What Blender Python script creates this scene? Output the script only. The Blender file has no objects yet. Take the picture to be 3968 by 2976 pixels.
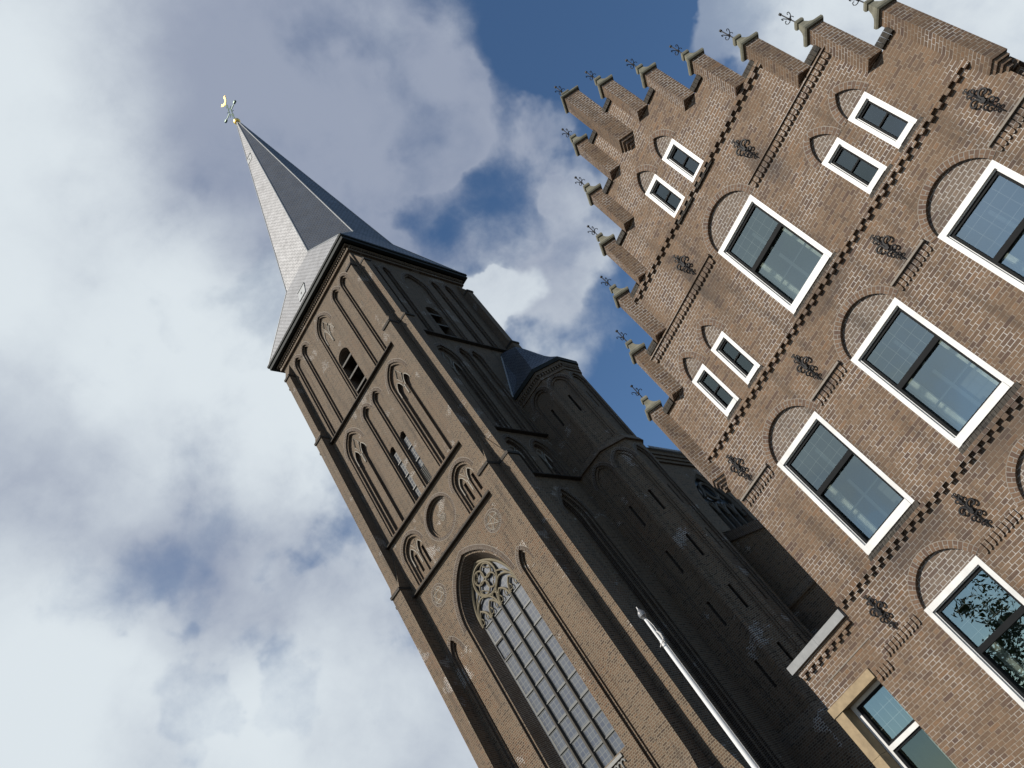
import bpy, math, random
from mathutils import Vector, Matrix
from mathutils.geometry import tessellate_polygon
random.seed(7)
sc = bpy.context.scene
R = math.radians
PI = math.pi

# ------------------------------------------------------------------ camera
CAM = Vector((0, 0, 1.6))
ROT = Matrix.Rotation(R(90 + 37.94), 3, 'X') @ Matrix.Rotation(R(-38.3), 3, 'Z')
cd = bpy.data.cameras.new('camera')
cd.sensor_fit = 'HORIZONTAL'
cd.sensor_width = 36.0
cd.lens = 3200.0 / 3968.0 * 36.0
cd.clip_start = 0.1
cd.clip_end = 3000
cam = bpy.data.objects.new('camera', cd)
cam.matrix_world = Matrix.Translation(CAM) @ ROT.to_4x4()
sc.collection.objects.link(cam)
sc.camera = cam

# ------------------------------------------------------------------ sun, sky, exposure
TY = R(-27.1)
TU = Vector((math.cos(TY), math.sin(TY), 0))        # along the tower front, to the right
TN = Vector((math.sin(TY), -math.cos(TY), 0))       # out of the tower front
SUN_EL = R(38)
a_ = R(23)
sh = TN * math.cos(a_) - TU * math.sin(a_)
SUN = Vector((sh.x * math.cos(SUN_EL), sh.y * math.cos(SUN_EL), math.sin(SUN_EL)))
sl = bpy.data.lights.new('sun', 'SUN')
sl.energy = 4.7
sl.angle = R(0.5)
sl.color = (1.0, 0.93, 0.83)
so = bpy.data.objects.new('sun', sl)
so.rotation_euler = SUN.to_track_quat('Z', 'Y').to_euler()
so.location = (-20, -30, 60)
sc.collection.objects.link(so)

vs = sc.view_settings
vs.view_transform = 'Standard'
vs.look = 'None'
vs.exposure = 0.45
vs.gamma = 1.0
vs.use_curve_mapping = False

def pixdir(x, y):                                   # direction of a point of the sky (photo at 2212 px)
    s = 3968 / 2212
    return (ROT @ Vector(((x * s - 1984) / 3200, -(y * s - 1488) / 3200, -1))).normalized()

# clouds that stand in the sky: direction, angular radius (deg), weight
CLOUDS = [
    ((60, 180), 16, .40), ((200, 480), 15, .40), ((100, 820), 15, .40), ((330, 950), 11, .34), ((560, 1050), 9, .30), ((420, 650), 9, .25),
    ((330, 120), 12, .32), ((540, 330), 9, .32), ((600, 150), 8, .28), ((250, 1180), 8, .3), ((80, 1250), 10, .45), ((660, 480), 6, .22),
    ((120, 1560), 11, .50), ((400, 1600), 9, .46), ((700, 1560), 9, .44), ((880, 1640), 7, .40), ((660, 1300), 6, .25), ((760, 1250), 6, .30), ((450, 1400), 7, .3),
    ((690, 230), 6, .24), ((850, 170), 5.5, .16), ((900, 280), 5, .15), ((840, 380), 5, .18), ((1090, 280), 4.6, .30), ((1180, 330), 3.6, .22), ((1000, 180), 3.6, .06), ((980, 310), 4, .16), ((900, 60), 5, .24),
    ((1080, 520), 5.5, .24), ((1190, 560), 4.5, .20), ((1240, 690), 4.6, .26), ((1180, 740), 4, .20), ((1040, 640), 2.0, .35), ((1050, 690), 1.8, .25),
    ((960, 460), 4, .14), ((1700, 40), 5, .44), ((2100, 30), 9, .6), ((1590, 130), 3, .22), ((690, 110), 3.4, .26), ((1265, 440), 3.5, .16), ((1310, 600), 3, .1),
    (Vector((-.93, -.36, .33)), 9, .30), (Vector((-.85, -.5, .5)), 10, .32), (Vector((-.97, -.1, .30)), 8, .28), (Vector((-.7, -.6, .8)), 14, .3),
]
HOLES = [
    ((1300, 70), 8, .40), ((1150, 60), 4, .20), ((1500, 20), 5, .3), ((1345, 610), 4, .14), ((1400, 880), 5, .24), ((1350, 760), 4, .12),
    ((1000, 400), 3.6, .12), ((870, 490), 3.6, .12), ((745, 230), 4.0, .16), ((730, 60), 3.2, .08), ((1180, 450), 3, .18), ((940, 420), 3.5, .08),
    ((240, 1245), 3.2, .19), ((400, 1225), 4.0, .14), ((500, 1215), 4.2, .19), ((590, 1270), 3, .14), ((345, 1475), 2.6, .22), ((440, 1320), 2.5, .08),
    ((560, 545), 2.8, .14), ((545, 620), 2.4, .12), ((710, 1420), 2.6, .22), ((800, 50), 3.5, .12), 
]
BRIGHT = [   # where the cloud is thick and sunlit (+) or greyer (-)
    ((40, 60), 8, .12), ((100, 480), 11, .26), ((520, 880), 9, .22), ((640, 950), 6, .16), ((250, 1600), 9, .22), ((60, 1420), 7, .22), ((680, 1530), 6, .14), ((1045, 640), 3.0, .28),
    ((695, 125), 4.0, .16), ((2000, 40), 9, .35), ((600, 650), 3, .2), ((640, 280), 8, -.16), ((880, 220), 9, -.22), ((450, 120), 8, -.14),
    ((1080, 280), 6, -.12), ((1100, 520), 6, -.10), ((330, 1150), 7, -.05), ((300, 330), 8, -.12), ((1200, 640), 5, -.02), ((430, 1240), 6, -.20), ((900, 450), 5, -.15), ((150, 900), 6, -.08),
]
world = bpy.data.worlds.new('World')
sc.world = world
world.use_nodes = True
nt = world.node_tree
nt.nodes.clear()
def nd(tree, t, **k):
    n = tree.nodes.new(t)
    for a, b in k.items():
        setattr(n, a, b)
    return n
def mth(tree, op, a, b=None, clamp=False):
    n = tree.nodes.new('ShaderNodeMath')
    n.operation = op
    n.use_clamp = clamp
    for i, x in enumerate((a, b)):
        if x is None:
            continue
        if isinstance(x, (int, float)):
            n.inputs[i].default_value = x
        else:
            tree.links.new(x, n.inputs[i])
    return n.outputs[0]
def mixc(tree, fac, a, b, mode='MIX'):
    n = tree.nodes.new('ShaderNodeMix')
    n.data_type = 'RGBA'
    n.blend_type = mode
    for i, x in ((0, fac), (6, a), (7, b)):
        if isinstance(x, (int, float)):
            n.inputs[i].default_value = x
        elif isinstance(x, tuple):
            n.inputs[i].default_value = (*x, 1) if len(x) == 3 else x
        else:
            tree.links.new(x, n.inputs[i])
    return n.outputs[2]
def smooth(tree, x, a, b, lo=0.0, hi=1.0, interp='SMOOTHSTEP'):
    n = tree.nodes.new('ShaderNodeMapRange')
    n.interpolation_type = interp
    tree.links.new(x, n.inputs[0])
    n.inputs[1].default_value = a
    n.inputs[2].default_value = b
    n.inputs[3].default_value = lo
    n.inputs[4].default_value = hi
    return n.outputs[0]
def noise(tree, vec, scale, detail=6, rough=.55, dist=0.0):
    n = tree.nodes.new('ShaderNodeTexNoise')
    n.inputs['Scale'].default_value = scale
    n.inputs['Detail'].default_value = detail
    n.inputs['Roughness'].default_value = rough
    n.inputs['Distortion'].default_value = dist
    if vec is not None:
        tree.links.new(vec, n.inputs['Vector'])
    return n
tc = nd(nt, 'ShaderNodeTexCoord')
vn = nd(nt, 'ShaderNodeVectorMath', operation='NORMALIZE')
nt.links.new(tc.outputs['Generated'], vn.inputs[0])
wd = vn.outputs[0]
# a little turbulence so that the cloud edges are ragged
nw = noise(nt, wd, 7.0, 5, .5)
v1 = nd(nt, 'ShaderNodeVectorMath', operation='SUBTRACT')
nt.links.new(nw.outputs['Color'], v1.inputs[0])
v1.inputs[1].default_value = (.5, .5, .5)
v2 = nd(nt, 'ShaderNodeVectorMath', operation='SCALE')
nt.links.new(v1.outputs[0], v2.inputs[0])
v2.inputs['Scale'].default_value = .024
v3 = nd(nt, 'ShaderNodeVectorMath', operation='ADD')
nt.links.new(wd, v3.inputs[0])
nt.links.new(v2.outputs[0], v3.inputs[1])
wv = v3.outputs[0]
def blobs(lst):
    acc = None
    for p, r, w in lst:
        d = nd(nt, 'ShaderNodeVectorMath', operation='DOT_PRODUCT')
        nt.links.new(wv, d.inputs[0])
        d.inputs[1].default_value = p.normalized() if isinstance(p, Vector) else pixdir(*p)
        o = smooth(nt, d.outputs['Value'], math.cos(R(r * 1.35)), 1.0, 0, w)
        acc = o if acc is None else mth(nt, 'ADD', acc, o)
    return acc
n1 = noise(nt, wd, 5.5, 12, .62, .3)
n2 = noise(nt, wd, 14.0, 10, .62, .25)
n3 = noise(nt, wd, 2.6, 7, .55, .3)
pos = mth(nt, 'MINIMUM', blobs(CLOUDS), .56)
nz_ = mth(nt, 'ADD', mth(nt, 'MULTIPLY', n1.outputs[0], .78), mth(nt, 'MULTIPLY', n2.outputs[0], .46))
dens = mth(nt, 'SUBTRACT', mth(nt, 'ADD', pos, nz_), blobs(HOLES))
veil = smooth(nt, pos, .42, .56, 0, .42)
alpha = smooth(nt, dens, .56, 1.16)
alpha = mth(nt, 'ADD', veil, mth(nt, 'MULTIPLY', mth(nt, 'SUBTRACT', 1.0, veil), alpha))
br = mth(nt, 'ADD', mth(nt, 'ADD', blobs(BRIGHT), -.02), mth(nt, 'ADD', mth(nt, 'MULTIPLY', n3.outputs[0], .70), mth(nt, 'ADD', mth(nt, 'MULTIPLY', n2.outputs[0], .22), mth(nt, 'MULTIPLY', n1.outputs[0], .38))))
cl = mixc(nt, smooth(nt, br, .30, 1.0), (.315, .36, .465), (.72, .785, .83))
sky = nd(nt, 'ShaderNodeTexSky')
sky.sky_type = 'NISHITA'
sky.sun_disc = False
sky.sun_elevation = SUN_EL
sky.sun_rotation = math.atan2(SUN.x, SUN.y)
sky.air_density = 1.0
sky.dust_density = 0.4
sky.ozone_density = 2.0
bg1 = nd(nt, 'ShaderNodeBackground')
hs_ = nd(nt, 'ShaderNodeHueSaturation')
hs_.inputs['Saturation'].default_value = 1.14
hs_.inputs['Value'].default_value = 1.15
nt.links.new(sky.outputs[0], hs_.inputs['Color'])
nt.links.new(hs_.outputs[0], bg1.inputs[0])
bg1.inputs[1].default_value = 0.075
bg2 = nd(nt, 'ShaderNodeBackground')
nt.links.new(cl, bg2.inputs[0])
bg2.inputs[1].default_value = 0.73
mx = nd(nt, 'ShaderNodeMixShader')
nt.links.new(alpha, mx.inputs[0])
nt.links.new(bg1.outputs[0], mx.inputs[1])
nt.links.new(bg2.outputs[0], mx.inputs[2])
wo = nd(nt, 'ShaderNodeOutputWorld')
nt.links.new(mx.outputs[0], wo.inputs[0])

# ------------------------------------------------------------------ materials
def mat(name):
    m = bpy.data.materials.new(name)
    m.use_nodes = True
    return m, m.node_tree, m.node_tree.nodes['Principled BSDF']
def plain(name, col, rough=.6, metal=0.0, var=.12, scale=6.0, spec=.5, bump=0.0):
    m, t, b = mat(name)
    tcn = nd(t, 'ShaderNodeTexCoord')
    nz = noise(t, tcn.outputs['Object'], scale, 5, .6)
    f = smooth(t, nz.outputs[0], .3, .7, 1 - var, 1 + var, 'LINEAR')
    c = nd(t, 'ShaderNodeVectorMath', operation='SCALE')
    c.inputs[0].default_value = col
    t.links.new(f, c.inputs['Scale'])
    t.links.new(c.outputs[0], b.inputs['Base Color'])
    b.inputs['Roughness'].default_value = rough
    b.inputs['Metallic'].default_value = metal
    b.inputs['Specular IOR Level'].default_value = spec
    if bump:
        bn = nd(t, 'ShaderNodeBump')
        bn.inputs['Strength'].default_value = bump
        bn.inputs['Distance'].default_value = .01
        t.links.new(nz.outputs[0], bn.inputs['Height'])
        t.links.new(bn.outputs[0], b.inputs['Normal'])
    return m
def bricks(name, ca, cb, cc, mo_a, mo_b, bw, bh, ms, mlo=.45, mhi=.62, mscale=.9, stains=(), dirt=.35, bump=.5, grey=None):
    m, t, b = mat(name)
    uv = nd(t, 'ShaderNodeUVMap', uv_map='UVMap')
    # slightly wavy courses
    nzw = noise(t, uv.outputs[0], 1.7, 2, .5)
    w1 = nd(t, 'ShaderNodeVectorMath', operation='SUBTRACT')
    t.links.new(nzw.outputs['Color'], w1.inputs[0])
    w1.inputs[1].default_value = (.5, .5, .5)
    w2 = nd(t, 'ShaderNodeVectorMath', operation='SCALE')
    t.links.new(w1.outputs[0], w2.inputs[0])
    w2.inputs['Scale'].default_value = bh * .25
    w3 = nd(t, 'ShaderNodeVectorMath', operation='ADD')
    t.links.new(uv.outputs[0], w3.inputs[0])
    t.links.new(w2.outputs[0], w3.inputs[1])
    def bt(c1, c2, bias=0.0):
        n = nd(t, 'ShaderNodeTexBrick', offset=.5, squash=.5, squash_frequency=2)
        n.inputs['Color1'].default_value = (*c1, 1)
        n.inputs['Color2'].default_value = (*c2, 1)
        n.inputs['Scale'].default_value = 1
        n.inputs['Mortar Size'].default_value = ms
        n.inputs['Mortar Smooth'].default_value = .15
        n.inputs['Bias'].default_value = bias
        n.inputs['Brick Width'].default_value = bw
        n.inputs['Row Height'].default_value = bh
        t.links.new(w3.outputs[0], n.inputs['Vector'])
        return n
    k = bt((0, 0, 0), (1, 1, 1))
    nz = noise(t, uv.outputs[0], mscale, 6, .65)
    nz2 = noise(t, uv.outputs[0], .35, 5, .6)
    nz3 = noise(t, uv.outputs[0], 22.0, 3, .6)
    # mortar: tan joints, whitened in patches
    mfac = smooth(t, nz.outputs[0], mlo, mhi)
    mcol = mixc(t, mfac, mo_a, mo_b)
    rp = nd(t, 'ShaderNodeValToRGB')
    el = rp.color_ramp.elements
    mul = lambda c, a, b=1.0, d=1.0: (c[0] * a, c[1] * a * b, c[2] * a * d, 1)
    el[0].position = 0
    el[0].color = mul(cb, .86, .97, 1.06)
    el[1].position = 1
    el[1].color = mul(ca, 1.10, .92, .84)
    for p_, c_ in ((.18, mul(cb, 1.08)), (.42, mul(ca, .90)), (.72, mul(ca, 1.0)), (.88, mul(ca, 1.06, 1.03, 1.06))):
        e_ = el.new(p_)
        e_.color = c_
    t.links.new(k.outputs[0], rp.inputs[0])
    col = mixc(t, smooth(t, nz2.outputs[0], .48, .68, 0, .6), rp.outputs[0], cc, 'MULTIPLY')
    col = mixc(t, k.outputs['Fac'], col, mcol)
    if grey:                                             # higher courses are washed greyer by the weather
        sg = nd(t, 'ShaderNodeSeparateXYZ')
        t.links.new(uv.outputs[0], sg.inputs[0])
        hz = mth(t, 'ADD', sg.outputs[1], mth(t, 'MULTIPLY', nz2.outputs[0], 16.0))
        col = mixc(t, smooth(t, hz, grey[0], grey[1], 0, .75), col, mixc(t, .5, col, grey[2]))
    g = smooth(t, nz3.outputs[0], .25, .75, .82, 1.18, 'LINEAR')
    sc_ = nd(t, 'ShaderNodeVectorMath', operation='SCALE')
    t.links.new(col, sc_.inputs[0])
    t.links.new(g, sc_.inputs['Scale'])
    col = sc_.outputs[0]
    if dirt:
        nz4 = noise(t, uv.outputs[0], .8, 8, .7)
        col = mixc(t, smooth(t, nz4.outputs[0], .52, .75, 0, dirt), col, (.06, .05, .042))
    mp = nd(t, 'ShaderNodeMapping')
    mp.inputs['Scale'].default_value = (2.6, .22, 1)
    t.links.new(uv.outputs[0], mp.inputs[0])
    nzs = noise(t, mp.outputs[0], 1.0, 5, .6)
    col = mixc(t, smooth(t, nzs.outputs[0], .50, .74, 0, .5), col, (.035, .029, .024))
    if stains:
        sx = nd(t, 'ShaderNodeSeparateXYZ')
        t.links.new(uv.outputs[0], sx.inputs[0])
        acc = None
        for (su, sz, rw, rh) in stains:
            dx = mth(t, 'MULTIPLY', mth(t, 'SUBTRACT', sx.outputs[0], su), 1 / rw)
            dy = mth(t, 'MULTIPLY', mth(t, 'SUBTRACT', sx.outputs[1], sz), 1 / rh)
            rr = mth(t, 'ADD', mth(t, 'MULTIPLY', dx, dx), mth(t, 'MULTIPLY', dy, dy))
            o = smooth(t, rr, 0, 1, 1, 0)
            acc = o if acc is None else mth(t, 'MAXIMUM', acc, o)
        st = mth(t, 'MULTIPLY', acc, smooth(t, nz.outputs[0], .3, .6, .4, 1.0))
        col = mixc(t, mth(t, 'MULTIPLY', st, .62), col, (.035, .03, .028))
    t.links.new(col, b.inputs['Base Color'])
    b.inputs['Roughness'].default_value = .85
    b.inputs['Specular IOR Level'].default_value = .25
    bn = nd(t, 'ShaderNodeBump')
    bn.inputs['Strength'].default_value = bump
    bn.inputs['Distance'].default_value = .012
    hh = mth(t, 'ADD', mth(t, 'MULTIPLY', k.outputs['Fac'], -1.0), mth(t, 'MULTIPLY', nz3.outputs[0], .5))
    t.links.new(hh, bn.inputs['Height'])
    t.links.new(bn.outputs[0], b.inputs['Normal'])
    return m

STAINS = [(-2.74, 10.85, .34, .75), (-5.15, 10.85, .34, .75), (-.38, 7.6, .25, .35), (-2.76, 7.62, .25, .3), (-5.12, 7.6, .25, .3), (-7.45, 7.6, .22, .25),
          (-3.94, 8.5, .9, .3), (-6.2, 4.9, 1.0, .35), (-3.9, 4.95, 1.0, .4)]
M = {}
M['fbrick'] = bricks('house_brick', (.126, .083, .053), (.088, .059, .041), (.80, .77, .74), (.175, .142, .108), (.34, .322, .298), .215, .0655, .0058, .42, .62, .9, STAINS, .32)
M['fbrick_pale'] = bricks('house_infill_brick', (.125, .096, .074), (.096, .072, .056), (.8, .75, .72), (.18, .165, .145), (.27, .255, .235), .215, .0655, .0070, .3, .5, 1.1, (), .1)
M['fvous'] = bricks('house_arch_brick', (.124, .079, .051), (.092, .060, .041), (.8, .8, .8), (.14, .12, .10), (.19, .175, .155), .40, .0655, .0062, .3, .5, 1.1, (), .2)
M['fdark'] = bricks('house_weathered_brick', (.036, .031, .025), (.022, .020, .017), (.7, .75, .7), (.03, .028, .024), (.07, .066, .058), .30, .068, .008, .4, .6, 1.4, (), .3)
M['tbrick'] = bricks('tower_brick', (.112, .072, .045), (.054, .035, .023), (.95, .62, .40), (.165, .136, .098), (.36, .345, .315), .24, .085, .016, .59, .635, .6, (), .35, .9, (26, 38, (.102, .086, .068)))
M['tvous'] = bricks('tower_arch_brick', (.066, .043, .027), (.046, .030, .019), (.7, .6, .55), (.10, .083, .065), (.17, .155, .135), .50, .075, .011, .35, .55, .6, (), .3)
M['sootbrick'] = bricks('sooty_string_course', (.040, .034, .027), (.026, .022, .018), (.7, .7, .7), (.05, .045, .038), (.10, .09, .08), .24, .085, .012, .5, .62, .8, (), .2)
M['darkglass'] = plain('dark_church_glass', (.018, .02, .022), .35, spec=.4)
M['brownstone'] = plain('dark_tracery', (.075, .064, .05), .85, var=.2)
M['white'] = plain('white_paint', (.53, .53, .515), .5, var=.16, scale=2.5)
M['black'] = plain('black_sash_paint', (.012, .013, .014), .6, var=.1, spec=.04)
M['greybar'] = plain('grey_inner_bar', (.10, .115, .125), .5, var=.1)
M['stone'] = plain('cap_sandstone', (.135, .13, .095), .85, var=.3, scale=9, bump=.4)
M['yellowstone'] = plain('yellow_sandstone', (.235, .178, .105), .85, var=.2, scale=7, bump=.4)
M['bluestone'] = plain('grey_bluestone', (.20, .205, .205), .75, var=.12, scale=8)
M['ledge'] = plain('pale_ledge_stone', (.17, .15, .125), .8, var=.2, scale=7)
M['tracery'] = plain('tracery_stone', (.125, .105, .066), .8, var=.16, scale=5)
M['tracery_grey'] = plain('weathered_tracery', (.24, .22, .185), .85, var=.2, scale=5)
M['iron'] = plain('wrought_iron', (.010, .010, .011), .6, 0, var=.2, spec=.2)
M['zinc'] = plain('dark_zinc_gutter', (.017, .020, .019), .7, 0, var=.2, spec=.2)
M['innerbar'] = plain('blue_grey_inner_bar', (.022, .034, .042), .6, var=.1, spec=.2)
M['lead'] = plain('lead_capping', (.26, .27, .27), .5, .1, var=.1)
M['gold'] = plain('gilding', (.95, .66, .18), .42, 1.0, var=.05)
M['copper'] = plain('weathered_copper', (.10, .15, .12), .5, .4, var=.2)
M['polewhite'] = plain('white_pole', (.62, .62, .61), .35, var=.04)
M['polegrey'] = plain('grey_metal_cap', (.20, .20, .20), .35, .5, var=.1)
M['rope'] = plain('rope', (.45, .44, .42), .8)
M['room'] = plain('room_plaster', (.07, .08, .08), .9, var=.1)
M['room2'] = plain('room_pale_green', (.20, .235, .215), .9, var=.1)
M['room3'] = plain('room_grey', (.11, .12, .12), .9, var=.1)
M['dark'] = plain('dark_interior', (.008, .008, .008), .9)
M['louvre'] = plain('louvre_board', (.085, .08, .072), .8, var=.25)
M['mullion'] = plain('dark_mullion', (.05, .045, .037), .85, var=.2)
M['slat'] = plain('pale_slat', (.20, .20, .19), .7)
M['curtain'] = plain('white_curtain', (.78, .79, .74), .9, var=.15, scale=14)
M['asphalt'] = plain('asphalt', (.034, .034, .034), .9, var=.2, scale=3)
M['pave'] = bricks('street_pavers', (.055, .046, .04), (.04, .035, .032), (.8, .8, .8), (.04, .036, .033), (.055, .05, .048), .2, .1, .006, .4, .6, .6, (), .2)
M['bark'] = plain('bark', (.07, .055, .04), .9, var=.3)
M['leaf'] = plain('leaf_green', (.045, .075, .022), .6, var=.3)
M['leaf2'] = plain('leaf_light', (.075, .11, .035), .6, var=.3)
M['tile'] = plain('roof_tile', (.12, .06, .045), .7, var=.3)

def slate(name, c1, c2, w, h, rough, coat):
    m, t, b = mat(name)
    uv = nd(t, 'ShaderNodeUVMap', uv_map='UVMap')
    k = nd(t, 'ShaderNodeTexBrick', offset=.5)
    for n_, v in (('Color1', (*c1, 1)), ('Color2', (*c2, 1)), ('Mortar', (.02, .022, .025, 1))):
        k.inputs[n_].default_value = v
    for n_, v in (('Scale', 1), ('Mortar Size', .020), ('Mortar Smooth', .3), ('Brick Width', w), ('Row Height', h)):
        k.inputs[n_].default_value = v
    t.links.new(uv.outputs[0], k.inputs['Vector'])
    nz = noise(t, uv.outputs[0], .9, 6, .6)
    c = nd(t, 'ShaderNodeVectorMath', operation='SCALE')
    t.links.new(k.outputs[0], c.inputs[0])
    t.links.new(smooth(t, nz.outputs[0], .3, .7, .75, 1.25, 'LINEAR'), c.inputs['Scale'])
    t.links.new(c.outputs[0], b.inputs['Base Color'])
    k2 = nd(t, 'ShaderNodeTexBrick', offset=.5)
    for n_, v in (('Color1', (0, 0, 0, 1)), ('Color2', (1, 1, 1, 1)), ('Mortar', (1, 1, 1, 1)), ('Scale', 1), ('Mortar Size', .020), ('Brick Width', w), ('Row Height', h)):
        k2.inputs[n_].default_value = v
    t.links.new(uv.outputs[0], k2.inputs['Vector'])
    t.links.new(smooth(t, k2.outputs[0], 0, 1, rough - .07, rough + .12, 'LINEAR'), b.inputs['Roughness'])
    t.links.new(mth(t, 'SUBTRACT', 1.0, mth(t, 'MULTIPLY', k.outputs['Fac'], .6)), b.inputs['Specular IOR Level'])
    t.links.new(mth(t, 'MULTIPLY', smooth(t, nz.outputs[0], .3, .7, coat * .8, coat * 1.15, 'LINEAR'), mth(t, 'SUBTRACT', 1.0, mth(t, 'MULTIPLY', k.outputs['Fac'], .6))), b.inputs['Coat Weight'])
    b.inputs['Coat Roughness'].default_value = .58
    b.inputs['Coat IOR'].default_value = 2.0
    bn = nd(t, 'ShaderNodeBump')
    bn.inputs['Strength'].default_value = .5
    bn.inputs['Distance'].default_value = .02
    t.links.new(mth(t, 'MULTIPLY', k.outputs['Fac'], -1.0), bn.inputs['Height'])
    t.links.new(bn.outputs[0], b.inputs['Normal'])
    return m
M['slate'] = slate('spire_slate', (.034, .041, .050), (.020, .025, .032), .27, .21, .60, .72)
M['slate2'] = slate('roof_slate', (.06, .066, .075), (.045, .05, .06), .24, .15, .5, .1)

def glass(name, tint, refl, rough=0.0, wav=.02):
    m, t, b = mat(name)
    t.nodes.remove(b)
    out = [n for n in t.nodes if n.type == 'OUTPUT_MATERIAL'][0]
    tr = nd(t, 'ShaderNodeBsdfTransparent')
    tr.inputs[0].default_value = (*tint, 1)
    gl = nd(t, 'ShaderNodeBsdfGlossy')
    gl.inputs['Color'].default_value = (.70, .84, .82, 1)
    gl.inputs['Roughness'].default_value = rough
    lw = nd(t, 'ShaderNodeLayerWeight')
    lw.inputs[0].default_value = .35
    f = smooth(t, lw.outputs['Fresnel'], 0, 1, refl, 1.0, 'LINEAR')
    tcn = nd(t, 'ShaderNodeTexCoord')
    nz = noise(t, tcn.outputs['Object'], 1.3, 2, .5)
    bn = nd(t, 'ShaderNodeBump')
    bn.inputs['Strength'].default_value = wav
    bn.inputs['Distance'].default_value = .1
    t.links.new(nz.outputs[0], bn.inputs['Height'])
    t.links.new(bn.outputs[0], gl.inputs['Normal'])
    mxs = nd(t, 'ShaderNodeMixShader')
    t.links.new(f, mxs.inputs[0])
    t.links.new(tr.outputs[0], mxs.inputs[1])
    t.links.new(gl.outputs[0], mxs.inputs[2])
    t.links.new(mxs.outputs[0], out.inputs['Surface'])
    return m
M['glass_dim'] = glass('small_window_glass', (.75, .8, .82), .10)
M['glass'] = glass('window_glass', (.80, .87, .86), .30)

def leaded(name, base, line, w, h, ms, rough=.25, spec=.8):
    m, t, b = mat(name)
    uv = nd(t, 'ShaderNodeUVMap', uv_map='UVMap')
    k = nd(t, 'ShaderNodeTexBrick', offset=0.0)
    for n_, v in (('Color1', (*base, 1)), ('Color2', (base[0] * .72, base[1] * .75, base[2] * .86, 1)), ('Mortar', (*line, 1))):
        k.inputs[n_].default_value = v
    for n_, v in (('Scale', 1), ('Mortar Size', ms), ('Mortar Smooth', .1), ('Brick Width', w), ('Row Height', h)):
        k.inputs[n_].default_value = v
    t.links.new(uv.outputs[0], k.inputs['Vector'])
    t.links.new(k.outputs[0], b.inputs['Base Color'])
    b.inputs['Roughness'].default_value = rough
    b.inputs['Specular IOR Level'].default_value = spec
    return m
M['leaded'] = leaded('leaded_church_glass', (.068, .076, .088), (.115, .120, .118), .225, .22, .016)
M['grille'] = leaded('small_tower_glazing', (.085, .09, .095), (.19, .19, .18), .17, .22, .018, .7, .1)

# ------------------------------------------------------------------ mesh helpers
class MB:
    def __init__(s):
        s.v, s.f, s.uv, s.mi, s.sm = [], [], [], [], []
    def face(s, pts, uvs=None, m=0, smooth=False):
        pts = [Vector(p) for p in pts]
        if uvs is None:
            n = Vector((0, 0, 0))
            for i in range(len(pts)):
                a, b = pts[i], pts[(i + 1) % len(pts)]
                n += a.cross(b)
            if n.length < 1e-12:
                return
            n.normalize()
            if abs(n.z) > .85:
                uvs = [(p.dot(TU), p.dot(TN)) for p in pts]
            else:
                h = Vector((-n.y, n.x, 0)).normalized()
                if h.dot(Vector((.8, .3, 0))) < 0:
                    h = -h
                uvs = [(p.dot(h), p.z) for p in pts]
        b = len(s.v)
        s.v += pts
        s.f.append(tuple(range(b, b + len(pts))))
        s.uv.append(list(uvs))
        s.mi.append(m)
        s.sm.append(smooth)
    def build(s, name, mats, parent=None, base=None, label=None, recalc=False):
        if parent is not None:
            base = parent['_b']
        base = Vector(base or (0, 0, 0))
        me = bpy.data.meshes.new(name)
        me.from_pydata([tuple(p - base) for p in s.v], [], s.f)
        l = me.uv_layers.new(name='UVMap')
        i = 0
        for uvs in s.uv:
            for q in uvs:
                l.data[i].uv = q
                i += 1
        if not isinstance(mats, (list, tuple)):
            mats = [mats]
        for q in mats:
            me.materials.append(M[q])
        for p, k, q in zip(me.polygons, s.mi, s.sm):
            p.material_index = k
            p.use_smooth = q
        me.update()
        o = bpy.data.objects.new(name, me)
        sc.collection.objects.link(o)
        if parent is not None:
            o.parent = parent
        else:
            o.location = base
        o['_b'] = tuple(base)
        if label:
            o['label'] = label
        return o

class Fr:                                            # a plane to draw on: u along it, z up, d out of it
    def __init__(s, fn):
        s.P = fn
        s.nrm = (fn(0, 0, 1) - fn(0, 0, 0)).normalized()
        s.u = (fn(1, 0, 0) - fn(0, 0, 0)).normalized()
def quadf(mb, fr, u0, z0, u1, z1, d, m=0):
    mb.face([fr.P(u0, z0, d), fr.P(u1, z0, d), fr.P(u1, z1, d), fr.P(u0, z1, d)], None, m)
def plate(mb, fr, outline, holes, d, m=0):
    loops = [outline] + holes
    tris = tessellate_polygon([[Vector((p[0], p[1], 0)) for p in l] for l in loops])
    flat = [p for l in loops for p in l]
    for t in tris:
        a = [flat[i] for i in t]
        ar = (a[1][0] - a[0][0]) * (a[2][1] - a[0][1]) - (a[2][0] - a[0][0]) * (a[1][1] - a[0][1])
        if abs(ar) < 1e-9:
            continue
        if ar < 0:
            a = [a[0], a[2], a[1]]
        mb.face([fr.P(p[0], p[1], d) for p in a], None, m)
def jamb(mb, fr, outline, d0, d1, m=0, vous=True, closed=True):
    acc = 0.0
    n = len(outline)
    for i in range(n if closed else n - 1):
        a, b = outline[i], outline[(i + 1) % n]
        p = [fr.P(a[0], a[1], d0), fr.P(b[0], b[1], d0), fr.P(b[0], b[1], d1), fr.P(a[0], a[1], d1)]
        L = (p[1] - p[0]).length
        D = (p[3] - p[0]).length
        mb.face(p, [(0, acc), (0, acc + L), (D, acc + L), (D, acc)], m)
        acc += L
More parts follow.
